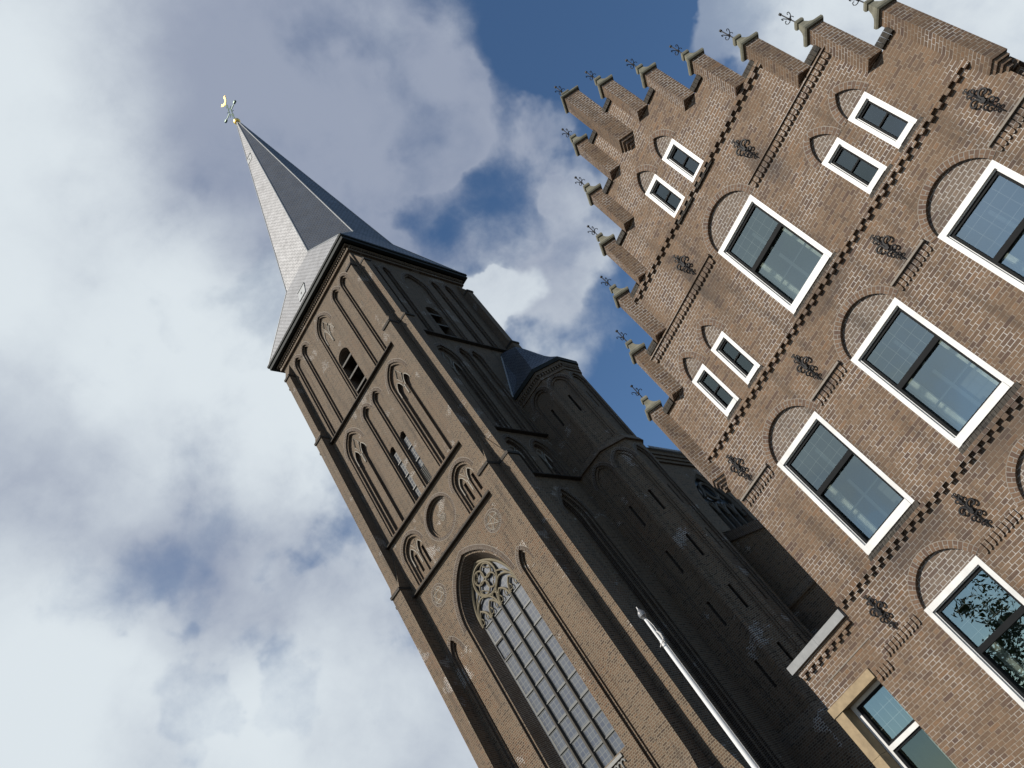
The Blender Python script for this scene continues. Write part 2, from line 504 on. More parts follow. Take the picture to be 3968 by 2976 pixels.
def arch(u0, u1, z0, zs, za, n=7):
    h = (u1 - u0) / 2
    c = (u0 + u1) / 2
    rise = za - zs
    pts = [(u0, z0), (u1, z0)]
    if rise >= h * .999:
        r = (rise * rise + h * h) / (2 * h)
        t1 = math.asin(min(1, rise / r))
        arc = [(u1 - r + r * math.cos(t1 * i / n), zs + r * math.sin(t1 * i / n)) for i in range(n + 1)]
        pts += arc
        pts += [(2 * c - x, z) for x, z in reversed(arc[:-1])]
    else:
        r = (h * h + rise * rise) / (2 * rise)
        t0 = math.asin((r - rise) / r)
        k = 2 * n
        pts += [(c + r * math.cos(t0 + (PI - 2 * t0) * i / k), za - r + r * math.sin(t0 + (PI - 2 * t0) * i / k)) for i in range(k + 1)]
    return pts
def archin(u0, u1, z0, zs, za, s, n=7, zb=0.0):
    return arch(u0 + s, u1 - s, z0 + zb, zs, za - s * 1.15, n)
def ring(mb, fr, pts, w, d, m=0, o=0.0):                    # band of bricks standing round an arch (pts: arc points, right to left)
    acc = 0.0
    n = len(pts)
    def off(i):
        a = Vector(pts[max(0, i - 1)])
        b = Vector(pts[min(n - 1, i + 1)])
        t = (b - a).normalized()
        return Vector((t.y, -t.x))
    mid = n // 2
    for i in range(n - 1):
        a, b = Vector(pts[i]), Vector(pts[i + 1])
        oa, ob = a + off(i) * (w + o), b + off(i + 1) * (w + o)
        a, b = a + off(i) * o, b + off(i + 1) * o
        p = [fr.P(a.x, a.y, d), fr.P(oa.x, oa.y, d), fr.P(ob.x, ob.y, d), fr.P(b.x, b.y, d)]
        L = (p[3] - p[0]).length
        W = (p[1] - p[0]).length
        mb.face(p, [(.05, acc), (.05 + W, acc), (.05 + W, acc + L), (.05, acc + L)], m)
        acc += L
def box(mb, fr, u0, u1, z0, z1, d0, d1, m=0):
    P = fr.P
    c = lambda i, j, k: P((u0, u1)[i], (z0, z1)[j], (d0, d1)[k])
    mb.face([c(0, 0, 1), c(1, 0, 1), c(1, 1, 1), c(0, 1, 1)], None, m)
    mb.face([c(1, 0, 0), c(0, 0, 0), c(0, 1, 0), c(1, 1, 0)], None, m)
    mb.face([c(1, 0, 1), c(1, 0, 0), c(1, 1, 0), c(1, 1, 1)], None, m)
    mb.face([c(0, 0, 0), c(0, 0, 1), c(0, 1, 1), c(0, 1, 0)], None, m)
    mb.face([c(0, 1, 1), c(1, 1, 1), c(1, 1, 0), c(0, 1, 0)], None, m)
    mb.face([c(0, 0, 0), c(1, 0, 0), c(1, 0, 1), c(0, 0, 1)], None, m)
def prism(mb, fr, prof, a0, a1, m=0):                # profile in (d, z), drawn along u from a0 to a1
    n = len(prof)
    mb.face([fr.P(a1, z, d) for d, z in prof], None, m)
    mb.face([fr.P(a0, z, d) for d, z in reversed(prof)], None, m)
    for i in range(n):
        (d, z), (e, y) = prof[i], prof[(i + 1) % n]
        mb.face([fr.P(a0, z, d), fr.P(a1, z, d), fr.P(a1, y, e), fr.P(a0, y, e)][::-1], None, m)
def tube(mb, pts, r, n=6, m=0, r2=None, closed=False):
    pts = [Vector(p) for p in pts]
    k = len(pts)
    rings = []
    pu = None
    for i, p in enumerate(pts):
        if closed:
            t = (pts[(i + 1) % k] - pts[i - 1])
        else:
            t = pts[min(k - 1, i + 1)] - pts[max(0, i - 1)]
        if t.length < 1e-9:
            t = Vector((0, 0, 1))
        t.normalize()
        if pu is None:
            pu = t.orthogonal().normalized()
        pu = (pu - t * pu.dot(t))
        if pu.length < 1e-6:
            pu = t.orthogonal()
        pu.normalize()
        w = t.cross(pu)
        rr = r if r2 is None else r + (r2 - r) * i / max(1, k - 1)
        rings.append([p + (pu * math.cos(2 * PI * j / n) + w * math.sin(2 * PI * j / n)) * rr for j in range(n)])
    for i in range(k if closed else k - 1):
        a, b = rings[i], rings[(i + 1) % k]
        for j in range(n):
            q = (j + 1) % n
            mb.face([a[j], a[q], b[q], b[j]], None, m, True)
    if not closed:
        mb.face(rings[0][::-1], None, m)
        mb.face(rings[-1], None, m)
def lathe(mb, c, prof, n=12, m=0, sm=True, rot=0.0):
    c = Vector(c)
    rs = [[c + Vector((r * math.cos(rot + 2 * PI * j / n), r * math.sin(rot + 2 * PI * j / n), z)) for j in range(n)] for r, z in prof]
    for i in range(len(prof) - 1):
        for j in range(n):
            q = (j + 1) % n
            mb.face([rs[i][j], rs[i][q], rs[i + 1][q], rs[i + 1][j]], None, m, sm)
    mb.face(rs[0][::-1], None, m)
    mb.face(rs[-1], None, m)
def empty(name, loc, label, cat, group=None):
    o = bpy.data.objects.new(name, None)
    sc.collection.objects.link(o)
    o.location = loc
    o.empty_display_size = .5
    o['_b'] = tuple(loc)
    o['label'] = label
    o['category'] = cat
    if group:
        o['group'] = group
    return o

# ------------------------------------------------------------------ ground
g = MB()
g.face([(-900, -900, 0), (900, -900, 0), (900, 900, 0), (-900, 900, 0)])
o = g.build('ground', 'asphalt')
o['kind'] = 'structure'
g = MB()
g.face([(-40, -8, .012), (14, -8, .012), (14, 28, .012), (-40, 28, .012)])
o = g.build('pavement', 'pave')
o['kind'] = 'structure'

# ================================================================== THE GABLED HOUSE
FY = R(-39.9)
FU = Vector((math.cos(FY), math.sin(FY), 0))
FN = Vector((math.sin(FY), -math.cos(FY), 0))
FO = -FN * 12.6
F = Fr(lambda u, z, d: FO + FU * u + FN * d + Vector((0, 0, z)))
UC, HW = -3.93, 4.02
house = empty('gabled_house', F.P(UC, 0, -5), 'brown brick house with a stepped gable, pinnacles and white window casings', 'house')
STEP = [15.22, 14.16, 13.14, 12.11, 11.01, 9.95]      # coping heights from the middle outwards
SX = [.675 * (i + 1) for i in range(6)]               # outer edges of the steps
EAVE = 8.2
out = [(UC - HW, 0), (UC + HW, 0), (UC + HW, EAVE)]
for i in range(5, -1, -1):
    if i == 5:
        out += [(UC + SX[5], EAVE), (UC + SX[5], STEP[5])]
    else:
        out += [(UC + SX[i], STEP[i + 1]), (UC + SX[i], STEP[i])]
left = [(2 * UC - u, z) for u, z in out[2:]]
outline = out + list(reversed(left))
big = [(-6.87, -5.63), (-4.55, -3.32), (-2.25, -.99)]
WIN = []                                              # u0, u1, z0, z1, apex, kind
for u0, u1 in big:
    WIN.append((u0, u1, 5.28, 7.44, 7.98, 'big'))
for u0, u1 in big:
    WIN.append((u0, u1, 2.0, 4.15, 4.63, 'big'))
WIN.append((-4.55, -3.33, 8.77, 10.82, 11.44, 'big'))
for u0, u1 in ((-6.89, -6.44), (-6.12, -5.67), (-2.25, -1.77), (-1.47, -.99)):
    WIN.append((u0, u1, 8.78, 9.85, 10.32, 'small'))
for u0, u1 in ((-4.56, -4.10), (-3.785, -3.33)):
    WIN.append((u0, u1, 12.10, 13.15, 13.62, 'small'))
wall = MB()
holes = [arch(u0, u1, z0, z1, za, 8) for (u0, u1, z0, z1, za, k) in WIN]
plate(wall, F, outline, holes, 0)
plate(wall, F, outline, holes, -.42)
n = len(outline)
jamb(wall, F, outline, 0, -.42, 0)
for h in holes:
    jamb(wall, F, h, 0, -.42, 1)
# body behind the gable
for uu in (UC - HW + .002, UC + HW - .002):
    wall.face([F.P(uu, 0, -.42), F.P(uu, 0, -12), F.P(uu, EAVE - .1, -12), F.P(uu, EAVE - .1, -.42)])
plate(wall, F, [(UC - HW, 0), (UC + HW, 0), (UC + HW, EAVE - .1), (UC, 14.3), (UC - HW, EAVE - .1)], [], -12)
# eaves corbels on the side walls
for sgn in (-1, 1):
    ue = UC + sgn * HW
    a, b = sorted((ue + sgn * .003, ue + sgn * .16))
    box(wall, F, a, b, 7.98, 8.14, -11.8, -.06)
    a, b = sorted((ue + sgn * .003, ue + sgn * .10))
    for i in range(40):
        box(wall, F, a, b, 7.74, 7.978, -.12 - i * .26 - .13, -.12 - i * .26)
wall.build('wall', ['fbrick', 'fvous'], house)
# arch rings and pale brick infill above the windows
for (u0, u1, z0, z1, za, k) in WIN:
    a = MB()
    pts = arch(u0, u1, z0, z1, za, 8)[2:]
    ring(a, F, pts, .115, .006)
    ring(a, F, pts, .011, .006, 1, .115)
    a.build('arch', ['fvous', 'ledge'], house)
    a = MB()
    plate(a, F, [(u0, z1 - .12), (u1, z1 - .12)] + pts[0:], [], -.055)
    a.build('arch_infill', 'fbrick_pale', house)
# roof
r = MB()
for sgn in (-1, 1):
    a = [F.P(UC + sgn * (HW + .2), EAVE - .25, -.43), F.P(UC + sgn * (HW + .2), EAVE - .25, -12.2), F.P(UC, 14.3, -12.2), F.P(UC, 14.3, -.43)]
    r.face(a)
    r.face([p - Vector((0, 0, .12)) for p in reversed(a)])
r.build('roof', 'slate2', house)
# step copings
def coping(u0, u1, z):
    c = MB()
    x = u0 + .008
    while x < u1 - .01:
        e = min(x + .072, u1 - .004)
        j = random.uniform(-.005, .005)
        prism(c, F, [(-.44, z + .003), (.05 + j, z + .003), (.055 + j, z + .12), (-.02, z + .20), (-.44, z + .24)], x, e, 0)
        x += .078
    c.build('step_coping', 'fdark', house)
for i, z in enumerate(STEP):
    inner = SX[i - 1] if i else 0
    if i == 0:
        coping(UC - SX[0] + .17, UC - .22, z)
        coping(UC + .22, UC + SX[0] - .17, z)
    else:
        for sgn in (-1, 1):
            a, b = sorted((UC + sgn * (inner + .19), UC + sgn * (SX[i] - .17)))
            coping(a, b, z)
# dentil bands
def dentils(u0, u1, z, depth=.066, gaps=()):
    b = MB()
    def clear(a, e):
        return all(e <= g0 or a >= g1 for g0, g1 in gaps)
    x = u0
    while x < u1 - .05:
        e = min(x + .205, u1)
        if clear(x, e):
            box(b, F, x + .003, e - .003, z + .068, z + .128, .002, depth + random.uniform(-.004, .006))
        x = e
    x = u0 + .03
    while x < u1 - .1:
        if clear(x, x + .1):
            box(b, F, x, x + .098, z, z + .064, .002, depth + random.uniform(-.006, .006))
        x += .205
    return b
dentils(-6.60, -1.22, 11.98).build('dentil_band', 'fbrick', house)
dentils(UC - HW + .01, UC + HW - .01, 8.55).build('dentil_band', 'fbrick', house)
dentils(UC - HW + .01, UC + HW - .01, 5.04).build('dentil_band', 'fbrick', house)
# scalloped band through the top window's arch, and soldier bands between the arches
def soldiers(u0, u1, z, h, step, wd, ledge=True, dep=.032, lm=1):
    b = MB()
    if ledge:
        prism(b, F, [(.002, z), (.075, z), (.075, z + .03), (.002, z + .07)], u0, u1, lm)
    x = u0 + .01
    while x < u1 - wd:
        P = F.P
        # each brick is rounded below
        zz = z - .004
        prof = [(x, zz), (x, zz - h * .7), (x + wd * .22, zz - h * .93), (x + wd * .5, zz - h), (x + wd * .78, zz - h * .93), (x + wd, zz - h * .7), (x + wd, zz)]
        b.face([P(u, y, dep) for u, y in prof])
        for i in range(6):
            (a, y0), (e, y1) = prof[i], prof[i + 1]
            b.face([P(a, y0, .002), P(e, y1, .002), P(e, y1, dep), P(a, y0, dep)])
        x += step
    return b
for u0, u1 in ((-7.26, -4.68), (-3.20, -.60)):
    soldiers(u0, u1, 10.93, .15, .098, .085, True, .045, 0).build('scalloped_band', 'fbrick', house)
for u0, u1 in ((-7.90, -7.0), (-5.50, -4.68), (-3.20, -2.38), (-.87, .06)):
    soldiers(u0, u1, 7.56, .165, .088, .070).build('soldier_band', ['fbrick', 'ledge'], house)
for u0, u1 in ((-7.92, -6.98), (-5.52, -4.66), (-3.22, -2.36), (-.89, .06)):
    soldiers(u0, u1, 4.22, .165, .088, .070, False).build('soldier_band', ['fbrick', 'ledge'], house)

# windows
def casement(u0, u1, z0, z1, kind, name='window', dz=0.0, fr=F, sill=True, tiny=False):
    w = MB()
    bigw = kind == 'big'
    st, hd, sb = (.078, .10, .13) if bigw else (.070, .095, .10)
    d0, d1 = -.13, .012
    box(w, fr, u0, u0 + st, z0, z1, d0, d1)
    box(w, fr, u1 - st, u1, z0, z1, d0, d1)
    box(w, fr, u0 + st, u1 - st, z1 - hd, z1 - .002, d0, d1 - .003)
    box(w, fr, u0 + st, u1 - st, z0 + .002, z0 + sb, d0, d1 + .012)
    # fine moulding line inside the casing
    box(w, fr, u0 + st, u0 + st + .018, z0 + sb, z1 - hd, d0, -.03)
    box(w, fr, u1 - st - .018, u1 - st, z0 + sb, z1 - hd, d0, -.03)
    box(w, fr, u0 + st + .018, u1 - st - .018, z1 - hd - .02, z1 - hd, d0, -.028)
    W = w.build(name, 'white', house)
    a0, a1, b0, b1 = u0 + st + .018, u1 - st - .018, z0 + sb, z1 - hd - .02
    s = MB()
    sw = .042 if bigw else .034
    e0, e1 = -.115, -.045
    zm = b0 + (b1 - b0) * .60
    if bigw:
        box(s, fr, a0, a0 + sw, b0, b1, e0, e1)
        box(s, fr, a1 - sw, a1, b0, b1, e0, e1)
        box(s, fr, a0 + sw, a1 - sw, b1 - .05, b1 - .002, e0, e1 - .002)
        box(s, fr, a0 + sw, a1 - sw, b0 + .002, b0 + .04, e0 - .03, e1 - .002)
        box(s, fr, a0 + sw, a1 - sw, zm - .045, zm + .045, e0, e1 + .006)
    else:
        box(s, fr, a0, a0 + sw, b0, b1, e0, e1)
        box(s, fr, a1 - sw, a1, b0, b1, e0, e1)
        box(s, fr, a0 + sw, a1 - sw, b1 - .04, b1 - .002, e0, e1 - .002)
        box(s, fr, a0 + sw, a1 - sw, b0 + .002, b0 + .035, e0, e1 - .002)
        zm = (b0 + b1) / 2 + .02
        box(s, fr, a0 + sw, a1 - sw, zm - .013, zm + .013, e0 + .01, e1 - .012)
    s.build('sash', 'black', W)
    p = MB()
    if bigw:
        quadf(p, fr, a0 + sw, zm + .045, a1 - sw, b1 - .05, -.078)
    else:
        quadf(p, fr, a0 + sw, zm, a1 - sw, b1 - .04, -.078)
    p.build('pane', 'glass' if bigw else 'glass_dim', W)
    p = MB()
    if bigw:
        quadf(p, fr, a0 + sw, b0 + .04, a1 - sw, zm - .045, -.104)
    else:
        quadf(p, fr, a0 + sw, b0 + .035, a1 - sw, zm, -.086)
    p.build('pane', 'glass' if bigw else 'glass_dim', W)
    # room behind: one shallow dark box with lining, inner bars and curtains
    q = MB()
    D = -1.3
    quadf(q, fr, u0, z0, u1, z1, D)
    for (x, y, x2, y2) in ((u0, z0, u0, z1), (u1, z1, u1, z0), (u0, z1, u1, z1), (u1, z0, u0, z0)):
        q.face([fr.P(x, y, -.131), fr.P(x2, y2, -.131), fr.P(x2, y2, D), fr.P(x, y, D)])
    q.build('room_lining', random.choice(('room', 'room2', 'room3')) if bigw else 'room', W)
    if bigw:
        q = MB()
        uc = (a0 + a1) / 2
        box(q, fr, uc - .03, uc + .03, b0, b1, -.26, -.22)
        box(q, fr, a0, a1, b0 + (zm - b0) * .52 - .014, b0 + (zm - b0) * .52 + .014, -.255, -.225)
        q.build('inner_bar', 'innerbar', W)
        q = MB()                                       # thin leaded grid of the upper light
        for i in (1, 2, 3, 4):
            x = a0 + sw + (a1 - a0 - 2 * sw) * (i / 5)
            box(q, fr, x - .0022, x + .0022, zm + .05, b1 - .055, -.098, -.092)
        for i in (1, 2, 3):
            y = zm + (b1 - zm) * i / 4
            box(q, fr, a0 + sw, a1 - sw, y - .0022, y + .0022, -.0975, -.0925)
        q.build('leaded_grid', 'slat', W)
        for sgn in (-1, 1):
            q = MB()
            e = a0 + .02 if sgn < 0 else a1 - .02
            n = 9
            prev = None
            for i in range(n * 2 + 1):
                x = e - sgn * .16 * i / (n * 2)
                dd = -.34 + (.018 if i % 2 else -.018)
                cur = (x, dd)
                if prev:
                    q.face([fr.P(prev[0], b0 - .05, prev[1]), fr.P(cur[0], b0 - .05, cur[1]), fr.P(cur[0], zm + .1, cur[1]), fr.P(prev[0], zm + .1, prev[1])])
                prev = cur
            q.build('curtain', 'curtain', W)
    if sill:
        q = MB()
        x = u0 - .03
        while x < u1 + .02:
            j = random.uniform(-.004, .004)
            prism(q, fr, [(.002, z0 - .15 + j), (.05 + j, z0 - .15 + j), (.05 + j, z0 - .105), (.002, z0 - .004)], x, x + .066)
            x += .072
        q.build('sill', 'fdark', W)
    return W
for (u0, u1, z0, z1, za, k) in WIN:
    casement(u0, u1, z0, z1, k)

# pinnacles
def pinnacle(u, zb, zc, hd=.195, capscale=1.0, corbel=True):
    b = MB()
    P = F.P
    dia = lambda r, z, d0=0.0: [P(u, z, d0 + r), P(u + r, z, d0), P(u, z, d0 - r), P(u - r, z, d0)]
    def loft(rings, m=0):
        acc = 0
        for i in range(len(rings) - 1):
            for j in range(4):
                q = (j + 1) % 4
                b.face([rings[i][j], rings[i][q], rings[i + 1][q], rings[i + 1][j]], None, m)
        b.face(rings[0][::-1], None, m)
        b.face(rings[-1], None, m)
    loft([dia(hd, zb), dia(hd, zc)])
    if corbel:
        for i, (f, h) in enumerate(((.8, .07), (.55, .07), (.3, .07))):
            loft([dia(hd * f, zb - .07 * (i + 1)), dia(hd * f, zb - .07 * i)])
    S = b.build('pinnacle', 'fbrick', house)
    b = MB()
    k = capscale
    h2 = hd + .075
    prof = [(h2 - .02, 0), (h2, .03), (h2, .075), (h2 * .78, .11), (h2 * .55, .17), (h2 * .39, .24), (h2 * .29, .32), (h2 * .28, .345), (h2 * .38, .352), (h2 * .42, .385), (h2 * .38, .425), (h2 * .22, .45)]
    loft([dia(r, zc + z * k) for r, z in prof])
    b.build('cap', 'stone', S)
    b = MB()
    zt = zc + .45 * k
    tube(b, [P(u, zt - .02, 0), P(u, zt + .40, 0)], .011, 5)
    box(b, F, u - .022, u + .022, zt + .395, zt + .425, -.022, .022)
    tube(b, [P(u, zt + .14, 0), P(u, zt + .19, 0)], .022, 6)
    for j in range(4):
        an = PI / 4 + j * PI / 2 - .3
        ca, sa = math.cos(an), math.sin(an)
        L = [(0, .15), (.05, .155), (.09, .185), (.105, .225), (.085, .255), (.06, .25), (.055, .232)] if j % 2 == 0 else [(0, .18), (.035, .20), (.075, .245), (.11, .25), (.125, .22), (.11, .20)]
        tube(b, [P(u + r * ca, zt + z, r * sa) for r, z in L], .008, 4)
    b.build('finial', 'iron', S)
for i in range(6):
    zb = STEP[i + 1] if i < 5 else EAVE
    for sgn in (-1, 1):
        pinnacle(UC + sgn * SX[i], zb + (.02 if i < 5 else 0), STEP[i] + .28, .195, 1.0, i == 5)
pinnacle(UC, 14.25, 16.42, .26, .75)

# wrought iron wall anchors
def anchor(u, zt, label=None):
    b = MB()
    P = F.P
    zb = zt - .66
    tube(b, [P(u, zt - .03, .045), P(u, zt - .35, .05), P(u, zb, .03)], .017, 6, 0, .010)
    box(b, F, u - .026, u + .026, zt - .36, zt - .30, .02, .075)
    tube(b, [P(u, zt - .33, .002), P(u, zt - .33, .05)], .02, 6)
    def scroll(x0, z0, ang, size, turns, sgn, r=.011):
        pts = []
        N = 22
        # stalk, then a spiral
        dx, dz = math.cos(ang) * sgn, math.sin(ang)
        cx, cz = x0 + dx * size * 1.5, z0 + dz * size * 1.5
        pts.append((x0, z0))
        pts.append((x0 + dx * size * .5, z0 + dz * size * .5))
        a0 = math.atan2(-dz, -dx)
        for i in range(N + 1):
            t = i / N
            rr = size * (1 - .78 * t)
            aa = a0 + sgn * (-1) * turns * 2 * PI * t
            pts.append((cx + rr * math.cos(aa), cz + rr * math.sin(aa)))
        tube(b, [P(u + x, zt + z, .05) for x, z in pts], r * 1.55, 5, 0, r * 1.1)
    for sgn in (-1, 1):
        scroll(0, -.34, R(42), .088, 1.0, sgn, .014)
        scroll(0, -.15, R(46), .044, .95, sgn, .010)
        scroll(0, -.04, R(58), .028, .9, sgn, .008)
        scroll(0, -.38, R(-34), .050, 1.0, sgn, .011)
        scroll(0, -.52, R(-48), .030, .95, sgn, .008)
    b.build('wall_anchor', 'iron', house, label=label)
for u, z in ((-.38, 8.36), (-2.76, 8.32), (-5.12, 8.32), (-7.46, 8.31), (-2.73, 11.72), (-5.16, 11.68), (-5.14, 4.90), (-7.43, 4.89), (-2.76, 4.90)):
    anchor(u, z)

# low wing on the left with the sandstone portal
WG = MB()
wz = 4.93
wo_ = [(-9.50, 0), (-7.952, 0), (-7.952, wz), (-9.50, wz)]
ph = [(-9.30, 0.0), (-8.36, 0.0), (-8.36, 4.0), (-9.30, 4.0)]
poly = [(-9.50, 0), (-9.30, 0), (-9.30, 4.0), (-8.36, 4.0), (-8.36, 0), (-7.952, 0), (-7.952, wz), (-9.50, wz)]
plate(WG, F, poly, [], -.004)
WG.face([F.P(-9.5, 0, -.004), F.P(-9.5, 0, -4), F.P(-9.5, wz, -4), F.P(-9.5, wz, -.004)])
WG.face([F.P(-9.5, wz, -.004), F.P(-7.952, wz, -.004), F.P(-7.952, wz, -4), F.P(-9.5, wz, -4)])
jamb(WG, F, [(-8.36, 0), (-8.36, 4.0)], -.004, -.4, 0, True, False)
wing = WG.build('wing', 'fbrick', house)
b = MB()
box(b, F, -9.58, -8.74, wz + .004, wz + .155, -4.1, .07)
box(b, F, -8.737, -7.96, wz + .004, wz + .155, -4.1, .07)
b.build('stone_coping', 'bluestone', wing)
dentils(-9.49, -7.97, 4.74, .055).build('dentil_band', 'fbrick', wing)
b = MB()
box(b, F, -9.25, -7.95, 4.452, 4.474, -.003, .004)
b.build('mortar_repair', 'ledge', wing)
soldiers(-8.32, -7.97, 4.06, .165, .088, .070, False).build('soldier_band', ['fbrick', 'ledge'], wing)
b = MB()
box(b, F, -9.52, -8.345, 4.0, 4.165, -.30, .03)
b.build('lintel', 'yellowstone', wing)
b = MB()
for z0, z1 in ((0, 1.1), (1.105, 2.25), (2.255, 3.18), (3.185, 3.996)):
    box(b, F, -9.515, -9.30, z0, z1, -.29, .012)
b.build('stone_pier', 'yellowstone', wing)
b = MB()
d0, d1 = -.30, -.22
box(b, F, -9.297, -9.215, 0, 3.997, d0, d1)
box(b, F, -8.44, -8.362, 0, 3.997, d0, d1)
box(b, F, -9.215, -8.44, 3.93, 3.996, d0, d1 - .002)
box(b, F, -9.215, -8.44, 3.13, 3.21, d0, d1 + .012)
pw = b.build('portal_frame', 'white', wing)
b = MB()
for (z0, z1) in ((3.21, 3.93), (0, 3.13)):
    box(b, F, -9.215, -9.17, z0, z1, -.29, -.235)
    box(b, F, -8.485, -8.44, z0, z1, -.29, -.235)
    box(b, F, -9.17, -8.485, z1 - .045, z1 - .002, -.29, -.236)
box(b, F, -9.17, -8.485, 3.212, 3.25, -.29, -.236)
b.build('portal_sash', 'black', wing)
b = MB()
quadf(b, F, -9.17, 3.25, -8.485, 3.885, -.27)
b.build('portal_pane', 'glass', wing)
b = MB()
quadf(b, F, -9.17, 0, -8.485, 3.085, -.275)
b.build('portal_pane', 'glass_dim', wing)
b = MB()
for i in (1, 2, 3):
    x = -9.17 + .685 * i / 4
    box(b, F, x - .004, x + .004, 3.25, 3.885, -.288, -.282)
for y in (3.46, 3.67):
    box(b, F, -9.17, -8.485, y - .004, y + .004, -.2875, -.2825)
b.build('portal_leading', 'slat', wing)
b = MB()
quadf(b, F, -9.3, 0, -8.36, 4.0, -1.6)
for (x, y, x2, y2) in ((-9.3, 0, -9.3, 4), (-8.36, 4, -8.36, 0), (-9.3, 4, -8.36, 4)):
    b.face([F.P(x, y, -.301), F.P(x2, y2, -.301), F.P(x2, y2, -1.6), F.P(x, y, -1.6)])
b.build('portal_lining', 'room', wing)
b = MB()
prev = None
for i in range(19):
    cur = (-8.5 - .15 * i / 18, -.42 + (.02 if i % 2 else -.02))
    if prev:
        b.face([F.P(prev[0], 0, prev[1]), F.P(cur[0], 0, cur[1]), F.P(cur[0], 3.95, cur[1]), F.P(prev[0], 3.95, prev[1])])
    prev = cur
b.build('portal_curtain', 'curtain', wing)

# ================================================================== THE CHURCH
K = .65
def TW(u, w, z):                                       # u along the front, w into the depth, z up (drawn at 1/.65 size, seen from the eye)
    p = TU * u - TN * (40 + w) + Vector((0, 0, z))
    return CAM + (p - CAM) * K
GZ = 1.6 - 1.6 / K                                     # ground level in those units
UL, UR, DEP = -38.75, -25.1, 13.6
CU = -31.95
TF = Fr(lambda u, z, d: TW(u, -d, z))
TS = Fr(lambda w, z, d: TW(UR + d, w, z))              # right side
TL = Fr(lambda w, z, d: TW(UL - d, -w, z))             # left side, w runs negative into the depth
TB = Fr(lambda u, z, d: TW(-u, DEP + d, z))
church = empty('brick_church', TW(CU, 7, GZ), 'tall brown brick church with a slate spire, gilded weathercock and stair turret', 'church')
ZT = 62.3                                              # wall top
tw = MB()
def oring(fr, pts, w, par=None):
    b = MB()
    ring(b, fr, pts, w, .006)
    ring(b, fr, pts, .035, .006, 1, w)
    b.build('arch_ring', ['tvous', 'ledge'], par or church)
def niche(fr, p, steps, mb=tw, holes_back=(), zb=0.0, backm=0, ringw=.28):
    """p = (u0,u1,z0,zs,za); steps = [(inset, depth), ...]; returns the front outline"""
    prev = arch(*p)
    first = prev
    dprev = 0.0
    for i, (ins, dep) in enumerate(steps):
        jamb(mb, fr, prev, -dprev, -dep, 1)
        if i + 1 < len(steps):
            nxt = archin(*p, steps[i + 1][0])
            plate(mb, fr, prev, [nxt], -dep)
            prev = nxt
            dprev = dep
        else:
            plate(mb, fr, prev, list(holes_back), -dep, backm)
    if ringw:
        oring(fr, first[2:], ringw)
    return first
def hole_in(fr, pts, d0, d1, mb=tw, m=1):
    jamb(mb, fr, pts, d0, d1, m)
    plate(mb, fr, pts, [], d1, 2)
def circle(cu, cz, r, n=28):
    return [(cu + r * math.cos(2 * PI * i / n), cz + r * math.sin(2 * PI * i / n)) for i in range(n)]
def rect(u0, u1, z0, z1):
    return [(u0, z0), (u1, z0), (u1, z1), (u0, z1)]
def front(fr, c, full=True):
    """niches of one tower face, c = middle of the face"""
    hs = []
    two = [(0, .17), (.13, .36)]
    # top stage
    for o in (-4.80, -3.28, 3.05, 4.58):
        hs.append(niche(fr, (c + o - .53, c + o + .53, 50.15, 59.95, 60.80), two))
    pb = (c - 1.10, c + 1.10, 50.15, 59.0, 60.85)
    bel = arch(c - .82, c + .82, 50.2, 54.9, 55.75)
    hs.append(niche(fr, pb, [(0, .12), (.14, .30)], holes_back=[bel]))
    hole_in(fr, bel, -.30, -1.9)
    # middle stage
    subs = []
    for o in (-3.72, 3.72):
        p = (c + o - 1.22, c + o + 1.22, 37.95, 46.9, 48.85)
        s1 = arch(c + o - .86, c + o - .13, 38.0, 46.2, 47.1)
        s2 = arch(c + o + .17, c + o + .90, 38.0, 46.2, 47.1)
        hs.append(niche(fr, p, [(0, .12), (.16, .34)], holes_back=[s1, s2]))
        for s in (s1, s2):
            jamb(tw, fr, s, -.34, -.62, 1)
            plate(tw, fr, s, [], -.62)
    for o in (-.80, .88):
        p = (c + o - .55, c + o + .55, 37.95, 47.9, 48.8)
        g = arch(c + o - .36, c + o + .36, 38.2, 43.35, 43.75, 5)
        hs.append(niche(fr, p, [(0, .16), (.13, .36)], holes_back=[g]))
        jamb(tw, fr, g, -.36, -.85, 1)
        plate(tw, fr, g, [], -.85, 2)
    # belt with two pairs of blind lights (and on the front a round panel)
    for o in (-3.68, 3.68):
        p = (c + o - 1.20, c + o + 1.20, 33.05, 35.4, 36.78)
        s1 = arch(c + o - .88, c + o - .10, 33.1, 35.2, 36.0)
        s2 = arch(c + o + .16, c + o + .92, 33.1, 35.2, 36.0)
        hs.append(niche(fr, p, [(0, .13), (.17, .34)], holes_back=[s1, s2]))
        for s in (s1, s2):
            jamb(tw, fr, s, -.34, -.50, 1)
            m = (s[0][0] + s[1][0]) / 2
            sl_ = rect(m - .13, m + .13, 33.85, 35.45)
            plate(tw, fr, s, [sl_], -.50)
            hole_in(fr, sl_, -.50, -1.1)
    return hs
hs = front(TF, CU)
cr = circle(CU + .1, 35.2, 1.52)
jamb(tw, TF, cr, 0, -.26, 1)
c2 = circle(CU + .1, 35.2, 1.38)
plate(tw, TF, cr, [c2], -.26)
jamb(tw, TF, c2, -.26, -.36, 1)
plate(tw, TF, c2, [], -.36)
oring(TF, cr + [cr[0]], .22)
hs.append(cr)
